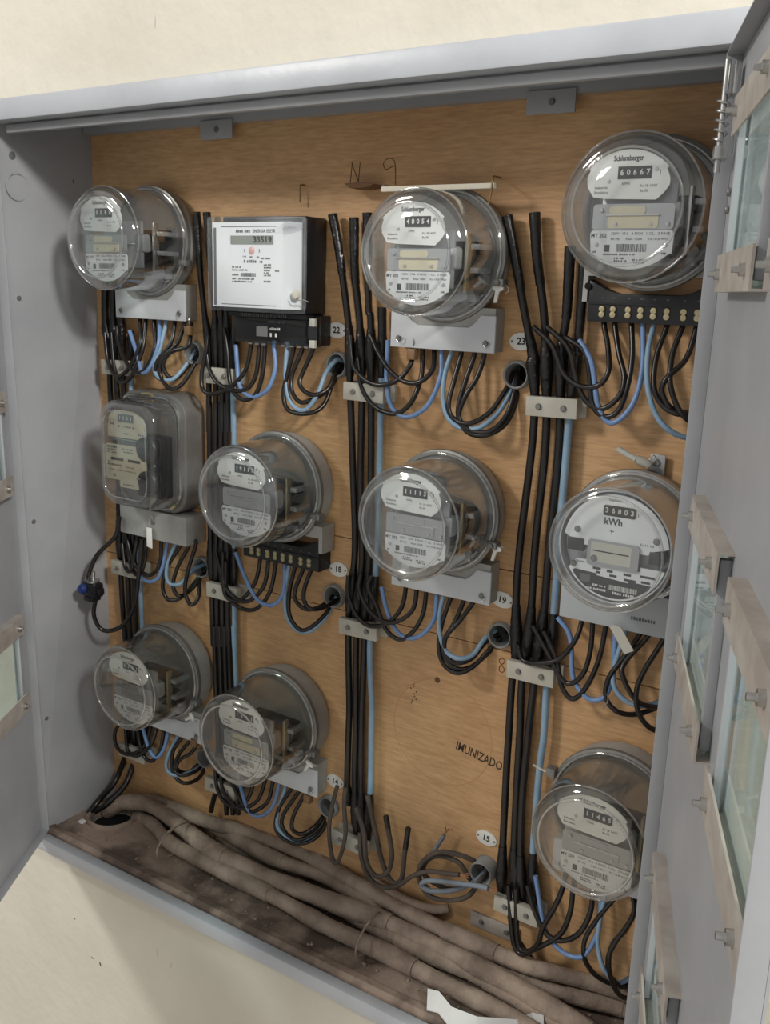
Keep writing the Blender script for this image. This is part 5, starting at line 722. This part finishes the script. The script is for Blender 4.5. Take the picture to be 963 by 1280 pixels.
for x0, x1, z, h in ((-0.016, -0.009, 0.0130, 0.0022), (-0.002, 0.006, 0.0125, 0.0022), (0.012, 0.018, 0.0125, 0.0022), (-0.014, 0.014, 0.0060, 0.0042), (0.020, 0.040, 0.0105, 0.0024), (0.018, 0.025, 0.0055, 0.0034), (-0.038, -0.018, -0.0030, 0.0024), (-0.038, -0.006, -0.0072, 0.0024), (0.026, 0.040, 0.0010, 0.0024), (0.026, 0.040, -0.0030, 0.0024), (0.026, 0.038, -0.0070, 0.0024), (0.026, 0.036, -0.0110, 0.0024), (0.026, 0.040, -0.0145, 0.0024), (-0.038, -0.024, -0.0145, 0.0028), (-0.038, 0.008, -0.0205, 0.0024), (-0.038, 0.004, -0.0245, 0.0024), (0.026, 0.040, -0.0235, 0.0026), (0.048, 0.056, -0.0075, 0.0024)): print_line(pn, x0, x1, z, h, -0.1124)
print_line(pn, -0.030, 0.000, 0.0505, 0.0040, -0.1124)
barcode(pn, -0.020, 0.010, -0.0170, -0.0115, -0.1125, 'print_faint')
for z in (0.056, 0.062): box('cover_rib', 0.066, 0.086, -0.1225, -0.0900, z, z + 0.0015, 'cover_clear', m2)
box('hinge_pin', 0.083, 0.0885, -0.092, -0.086, -0.064, 0.070, 'cover_clear', m2, bev=0.001)
link('cover_seal', lathe_me([(0, -0.006), (0.006, -0.005), (0.008, 0)], 14), 'plastic_clear', m2, loc=(0.080, -0.100, -0.042)); tube('seal_wire', [(0.080, -0.112, -0.044), (0.086, -0.108, -0.050), (0.094, -0.100, -0.049), (0.100, -0.096, -0.052)], 0.0008, 'steel', m2, seg=5, sm=3)
tb = box('terminal_block', -0.080, 0.096, -0.058, -0.0312, -0.119, -0.073, 'bakelite', m2, bev=0.002); box('block_step', -0.076, 0.084, -0.080, -0.059, -0.0790, -0.0725, 'bakelite', m2)
sm_ = box('terminal_cover', -0.078, 0.098, -0.070, -0.0585, -0.121, -0.076, 'smoke_cover', m2, bev=0.002)
print_line(sm_, 0.000, 0.036, -0.0855, 0.0042, -0.0708)
b2 = box('foil_label', -0.024, -0.001, -0.0708, -0.0698, -0.1095, -0.0935, 'steel', sm_); print_line(sm_, 0.004, 0.024, -0.1055, 0.0075, -0.0708, 'digit_white'); print_line(sm_, 0.004, 0.026, -0.0965, 0.0040, -0.0708, 'digit_white')
for z in (-0.083, -0.116): box('clear_tab', 0.086, 0.097, -0.076, -0.069, z - 0.006, z + 0.006, 'plastic_clear', m2, bev=0.001)
for i, x in enumerate((-0.040, -0.026, -0.012, 0.028, 0.044, 0.060, 0.074)): box('terminal_lip', x - 0.004, x + 0.004, -0.0675, -0.060, -0.1235, -0.1205, 'steel', m2)
for i in range(22): box('vent_rib', -0.044 + i * 0.0042, -0.0425 + i * 0.0042, -0.0825, -0.0795, -0.0785, -0.0735, 'print_faint', m2)

# ------------------------------------------------------------------ wires at the meters
MD = {1: 'the top-left round meter', 2: 'the square electronic meter', 3: 'the meter below the white stick', 4: 'the top-right bare-terminal meter', 5: 'the rounded-rectangle meter',
      6: 'the middle-row bare-terminal meter', 7: 'the middle-row covered meter', 8: 'the large-kWh meter', 9: 'the bottom-left meter', 10: 'the bottom-row second meter', 11: 'the bottom-right meter'}
ORD = ['first', 'second', 'third', 'fourth']
_cnt = {}
for key, side, col, r, pts in METER_WIRES:
    k = (key, side, col); i = _cnt.get(k, 0); _cnt[k] = i + 1
    mt = 'wire_black' if col == 'black' else ('wire_blue' if side == 'left' else 'wire_skyblue')
    o = tube('tap_wire', pts, r, mt, None, seg=8, sm=6)
    if col == 'blue': lb = ('darker blue wire in the left-hand loop under ' if side == 'left' else 'paler blue wire in the right-hand loop under ') + MD[key]
    else: lb = f'{ORD[i]} black wire from left in the {side}-hand loop under {MD[key]}'
    tag(o, lb, 'wire', 'wires looping below the meters')
LOOSE = {'cut_a': 'cut grey wire curling up, left one of two stubs above the tray', 'cut_b': 'cut grey wire curling up, right one of two stubs above the tray', 'cut_c': 'dusty grey wire loop hanging under the bottom-row second meter',
         'coil_a': 'outer dark ring of the loose coil hanging at the empty meter place', 'coil_b': 'inner dark ring of the loose coil hanging at the empty meter place', 'coil_c': 'pale blue wire in the loose coil hanging at the empty meter place',
         'coil_d': 'grey wire with bare copper end pointing into the loose coil', 'coil_e': 'short blue wire end sticking up from the loose coil',
         'meter5_lead': 'black lead from rounded-rectangle meter down to the blue connector', 'meter5_tail': 'black tail looping from the blue connector back to the cable bundle'}
for name, col, r, pts in LOOSE_WIRES:
    mt = {'black': 'wire_grey' if name.startswith('coil') else 'wire_black', 'blue': 'wire_dustyblue', 'grey': 'wire_grey'}[col]
    o = tube('loose_wire', pts, r, mt, None, seg=8, sm=7); tag(o, LOOSE[name], 'wire', 'loose and spare wires')
    P = [Vector(p) for p in pts]
    if name in ('cut_a', 'cut_b'):
        tube('taped_end', [P[-2].lerp(P[-1], 0.2), P[-2].lerp(P[-1], 0.6), P[-1] + (P[-1] - P[-2]) * 0.05], r * 1.15, 'tape_black', o, sm=2)
    if name in ('coil_d', 'coil_c'):
        d = (P[0] - P[1]).normalized()
        for q in (-1, 0, 1): tube('bare_strand', [P[0] - d * 0.002, P[0] + d * 0.010 + Vector((0, 0, q * 0.002)), P[0] + d * 0.017 + Vector((0, 0, q * 0.004))], 0.0009, 'copper', o, seg=5, sm=2)
    if name == 'coil_e':
        for q in (-1, 0, 1): tube('bare_strand', [P[0], P[0] + Vector((0.004 + q * 0.002, 0, 0.010)), P[0] + Vector((0.008 + q * 0.006, 0, 0.016))], 0.0008, 'copper', o, seg=5, sm=2)

# ------------------------------------------------------------------ vertical cable runs
JOINTS = (1.475, 1.085, 0.695)
CN = {'c1': 'beside the left side panel', 'c2': 'in the second column', 'c3': 'in the middle column', 'c4': 'in the right column'}
_top = {'a': 'first', 'b': 'second', 'c': 'third', 'd': 'fourth'}
for name, col, r, pts in RISERS:
    path = smooth_path(pts, 8)
    bun = [p for p in path]
    o = link('riser_cable', tube_me(path, r, 8), 'wire_black' if col == 'black' else 'wire_skyblue')
    tag(o, (f'{_top[name[2]]} black vertical cable from the left {CN[name[:2]]}' if col == 'black' else f'pale blue vertical cable {CN[name[:2]]}'), 'cable', 'vertical supply cables')
    ztop = path[0].z
    for zj in JOINTS:
        seg = [p for p in path if zj - 0.052 < p.z < zj + 0.040]
        if len(seg) > 3:
            tube('tape_wrap', seg, r, 'tape_black', o, seg=8, sm=3, rfun=lambda t: r * (1.14 + 0.52 * math.sin(math.pi * t) ** 1.5), jitter=0.10)
    if ztop > 1.55 or name == 'c3d':
        seg = [p for p in path if p.z > ztop - 0.10]
        if len(seg) > 2: tube('tape_wrap', seg, r, 'tape_black', o, seg=8, sm=2, rfun=lambda t: r * (1.35 - 0.2 * t), jitter=0.08)

# ------------------------------------------------------------------ cable clamps, number tags, conduit ends
ROWN = ['top', 'middle', 'lower']; COLN = ['left-hand', 'second', 'third', 'right-hand']
for i, (x, z, wd_) in enumerate(CLAMPS):
    c = tag(empty('cable_clamp', (x, 0, z)), f'beige two-screw cable clamp, {COLN[i % 4]} one in the {ROWN[i // 4]} row', 'clamp', 'beige cable clamps')
    tl = random.uniform(-0.03, 0.03); c.rotation_euler = (0, tl, 0); h = 0.0135
    box('front_bar', -0.037, 0.037, -0.0345, -0.0235, -h, h, 'clamp_beige', c, bev=0.001)
    box('back_bar', -0.039, 0.041, -0.0085, -0.0005, -h, h, 'clamp_beige', c, bev=0.001)
    for q in (-0.018, 0.018): link('clamp_screw', SCREW, 'old_metal', c, loc=(q, -0.0345, 0))
TW = {'22': 'right of the square electronic meter', '23': 'right of the top-row stick meter', '18': 'right of the middle-row bare terminal block', '19': 'at the corner of the middle-row grey terminal cover', '14': 'at the corner of the bottom-row second meter', '15': 'alone above the loose wire coil'}
TN = ['22', '23', '18', '19', '14', '15']
for (x, y, z), n in zip(TAGS, TN):
    t = tag(link('number_tag', extrude_me([(0.0185 * math.cos(a * math.pi / 16), 0.0125 * math.sin(a * math.pi / 16)) for a in range(32)], -0.002, 0.0, 0.0006), 'plastic_white'), 'small white oval number tag ' + TW[n], 'tag', 'oval number tags')
    t.location = (x, 0, z); t.rotation_euler = (0, random.uniform(-0.05, 0.12), 0)
    text('tag_number', n, 0.0135, 0, -0.0022, 0, 'print_dark', t, bold=0.0004)
    for q in (-0.0145, 0.0145): link('tag_nail', lathe_me([(0, -0.001), (0.0015, -0.0008), (0.0018, 0)], 10), 'old_metal', t, loc=(q, -0.002, 0))
HN = ['below the top-left meter', 'right of the square electronic meter wires', 'right of the stick meter wires', 'below the rounded-rectangle meter', 'below the middle-row bare terminals', 'below the middle-row grey cover', 'below the bottom-left meter', 'below the bottom-row second meter', 'with the loose wire coil', 'behind the right door, topmost', 'behind the right door, middle', 'behind the right door, lowest']
for i, (x, y, z) in enumerate(HOLES):
    out = -0.024 if i == 8 else -0.009
    s = tag(empty('conduit_end', (x, 0, z)), f'grey conduit end through the plywood {HN[i]}', 'conduit', 'conduit ends in the plywood')
    lathe('sleeve', [(0.0165, 0.040), (0.0165, out), (0.0185, out - 0.0015), (0.0200, out), (0.0200, 0.040)], 'pvc_grey', s, seg=32)
    lathe('bore_shade', [(0, 0.040), (0.0195, 0.040), (0.0195, 0.042), (0, 0.042)], 'hole_shade', s, seg=24)  # black cap closing the sleeve, painted as the shade down the bore

# ------------------------------------------------------------------ dusty cables lying in the tray
TRN = {'back': 'dusty thick cable lying against the plywood at the back of tray', 'second': 'dusty cable second from the back in the tray', 'thick': 'thickest dusty cable running along the middle of the tray',
       'front': 'dusty cable nearest the front rail in the tray', 'inner': 'dusty cable wedged between thickest and front cables at the right', 'rear_low': 'dusty cable low behind the thickest one at the right',
       'stub': 'cut cable stub resting on top of the tray cables', 'thin_a': 'thin cable dropping into the floor hole, nearer the side panel', 'thin_b': 'thin cable dropping into the floor hole, farther from side panel',
       'low_a': 'thin dark cable dropping from the right column, right one', 'low_b': 'thin dark cable dropping from the right column, left one'}
for name, r, pts in TRAY_CABLES:
    path = smooth_path(pts, 10); ph = random.random() * 9
    big = r > 0.0105
    o = link('tray_cable', tube_me(path, r, 12, (lambda t: r * (1 + 0.07 * math.sin(23 * t + ph) + 0.05 * math.sin(61 * t + ph))) if big else None, jitter=0.05 if big else 0.0), 'dusty_cable' if big or name == 'stub' else 'wire_black')
    tag(o, TRN[name], 'cable', 'cables lying in the tray')
    if big:
        n = len(path)
        for q in (0.33, 0.62):
            seg = path[int(n * q):int(n * q) + 10]
            if len(seg) > 4: tube('tape_wrap', seg, r, 'dusty_cable', o, seg=12, sm=2, rfun=lambda t: r * (1.10 + 0.08 * math.sin(math.pi * t)), jitter=0.06)

# ------------------------------------------------------------------ small things
def ring_tie(label, c, ax, rx, rz, r=0.0018):
    pts = []
    a = Vector(ax).normalized(); u = a.cross(Vector((0, 0, 1))).normalized(); v = u.cross(a)
    for k in range(19): q = 2 * math.pi * k / 18; pts.append(Vector(c) + u * (rx * math.cos(q)) + v * (rz * math.sin(q)))
    t = tube('wire_tie', pts, r, 'dusty_cable', None, seg=6, sm=2); tag(t, label, 'tie', 'wire ties round the tray cables')
    tube('tie_tail', [pts[4], pts[4] + Vector((0.006, -0.004, 0.008)), pts[4] + Vector((0.004, -0.016, 0.004))], r, 'dusty_cable', t, seg=6, sm=3)
ring_tie('wire tie round the tray cables near the floor hole', (-0.300, -0.085, 0.537), (1, 0.05, 0), 0.052, 0.026)
ring_tie('wire tie round the tray cables near the middle', (0.150, -0.095, 0.535), (1, 0.1, 0), 0.050, 0.027)
# white stick resting above the meter, with the dark wedge and nails that hold it
s = box('white_stick', 0.0980, 0.2800, -0.0480, -0.0415, 1.7005, 1.7075, 'stick', None, bev=0.0006); s.rotation_euler = (0, 0, 0); tag(s, 'thin white stick lying across the top of a round meter', 'stick')
wdg = extrude('wood_wedge', [(0.020, 1.716), (0.056, 1.717), (0.074, 1.714), (0.066, 1.710), (0.051, 1.7085), (0.030, 1.7095)], -0.030, 0.0, 'old_wood', None, bev=0.001); tag(wdg, 'dark wooden wedge fixed to plywood left of the white stick', 'wedge')
n1 = tube('bent_nail', [(0.092, 0.004, 1.711), (0.092, -0.025, 1.7115), (0.098, -0.043, 1.7095), (0.104, -0.047, 1.7090)], 0.0014, 'steel', None, sm=3); tag(n1, 'bent steel nail at the left end of the white stick', 'nail')
n2 = tube('bent_nail', [(0.262, 0.004, 1.719), (0.268, -0.030, 1.718), (0.276, -0.0500, 1.713), (0.275, -0.0505, 1.696), (0.272, -0.0505, 1.680)], 0.0013, 'nail', None, sm=3); tag(n2, 'rusty nail hanging at the right end of the white stick', 'nail')
# blue insulation-piercing connector on the left
cn = tag(empty('cable_connector', (-0.5076, -0.085, 0.9956)), 'black tap connector with a blue cap hanging near the left side', 'connector')
box('connector_body', -0.018, 0.020, -0.012, 0.012, -0.016, 0.012, 'bakelite', cn, bev=0.004); box('connector_jaw', -0.010, 0.014, -0.014, 0.010, -0.024, -0.014, 'bakelite', cn, bev=0.003); box('connector_lug', 0.018, 0.027, -0.006, 0.008, -0.010, 0.004, 'bakelite', cn, bev=0.003)
link('blue_cap', lathe_me([(0, -0.017), (0.0075, -0.016), (0.0095, -0.011), (0.0105, 0.0)], 20), 'plastic_blue', cn, loc=(-0.010, -0.004, 0.000))
lathe('steel_washer', [(0, -0.003), (0.012, -0.002), (0.013, 0.002), (0, 0.003)], 'steel', cn, loc=(0.004, 0, 0.015), rot=(math.pi / 2, 0, 0), seg=20); tube('steel_bolt', [(0.004, 0, 0.012), (0.005, 0, 0.024), (0.006, 0, 0.034)], 0.0035, 'steel', cn, sm=2)
# steel strap behind the tray cables, paper scraps
st = box('steel_strap', 0.285, 0.372, -0.004, -0.0005, 0.556, 0.582, 'rusty_steel', None, bev=0.0006); tag(st, 'flat steel strap screwed to the plywood just above tray cables', 'strap')
for x in (0.305, 0.350): link('strap_screw', SCREW, 'old_metal', st, loc=(x, -0.004, 0.570))
rim = [(0.2891, -0.1466), (0.3062, -0.1419), (0.3374, -0.1588), (0.3776, -0.1546), (0.4279, -0.1263), (0.4409, -0.1005), (0.457, -0.0961)]
bm = bmesh.new(); n = len(rim)
L_ = [[bm.verts.new((x + dx, y + dy, z)) for x, y in rim] for dx, dy, z in ((0, 0, 0.534), (0, 0, 0.532), (0.012, -0.022, 0.5165), (0.012, -0.022, 0.5185))]
for a_, b_ in ((0, 1), (1, 2), (2, 3), (3, 0)):
    for i in range(n - 1): bm.faces.new((L_[a_][i], L_[a_][i + 1], L_[b_][i + 1], L_[b_][i]))
for i in (0, n - 1): bm.faces.new([L_[k][i] for k in range(4)])
sc_ = link('plastic_scrap', bm_mesh(bm, 'plastic_scrap'), 'paper'); tag(sc_, 'white curved plastic scrap leaning on the tray lip', 'scrap')
chip = box('plaster_chip', -0.535, -0.523, -0.122, -0.110, ZF, ZF + 0.004, 'paper', None, bev=0.001); tag(chip, 'tiny pale chip lying on the tray near the left side', 'chip')
for k, (x, z, lb) in enumerate(((-0.298, 1.486, 'brown wax seal hanging under the top-left meter'), (0.150, 1.474, 'clear brownish plug below terminal cover under the white stick meter'), (-0.300, 0.716, 'brown wax seal hanging under the bottom-left meter'), (-0.030, 0.690, 'brown wax seal hanging under the bottom-row second meter'))):
    w_ = tag(empty('seal_plug', (x, -0.030, z)), lb, 'seal', 'brown seals under meters')
    box('plug', -0.007, 0.007, -0.006, 0.006, -0.008, 0.008, 'orange_seal', w_, bev=0.002); tube('plug_wire', [(0, 0, 0.006), (0.004, -0.004, 0.018), (-0.002, 0.0, 0.026)], 0.0007, 'steel', w_, seg=5, sm=3)

# crumbs of plaster and dust on the tray: too many and too small to count
bm = bmesh.new()
rnd = random.Random(11)
for k in range(420):
    x = rnd.uniform(XL + 0.01, XR - 0.02); y = rnd.uniform(-0.150, -0.006); r_ = rnd.choice((0.0008, 0.0012, 0.0016, 0.0026))
    if (x + 0.499) ** 2 + (y + 0.064) ** 2 < 0.058 ** 2: continue
    mt_ = Matrix.Translation((x, y, ZF + r_ * 0.35)) @ Matrix.Rotation(rnd.uniform(0, 6), 4, 'Z') @ Matrix.Diagonal((r_ * rnd.uniform(0.8, 1.8), r_, r_ * 0.6, 1))
    bmesh.ops.create_icosphere(bm, subdivisions=1, radius=1.0, matrix=mt_)
cr = link('tray_crumbs', bm_mesh(bm, 'tray_crumbs'), 'dusty_cable'); tag(cr, 'dust crumbs and grit strewn over the cabinet tray', 'dust', kind='stuff')

# small chips and scratches in the plaster
WB = bpy.data.objects['wall_back']
for x, z, a, b in ((-0.452, 0.262, 0.004, 0.0015), (-0.430, 0.258, 0.0025, 0.005), (-0.50, 0.330, 0.002, 0.002), (-0.12, 1.985, 0.002, 0.008), (0.05, 1.972, 0.001, 0.010), (-0.22, 1.93, 0.0012, 0.010), (-0.43, 2.02, 0.003, 0.0015), (0.30, 1.925, 0.001, 0.008), (-0.27, 0.355, 0.0008, 0.012), (-0.235, 0.345, 0.0008, 0.010)):
    link('plaster_chip_mark', lathe_me([(0, -0.0005), (0.7, -0.0004), (1.0, 0.0)], 9), 'old_wood' if b < 0.006 else 'clamp_beige', WB, loc=(x, -0.168, z), rot=(0, random.uniform(-0.4, 0.4), 0)).scale = (a, 1, b)
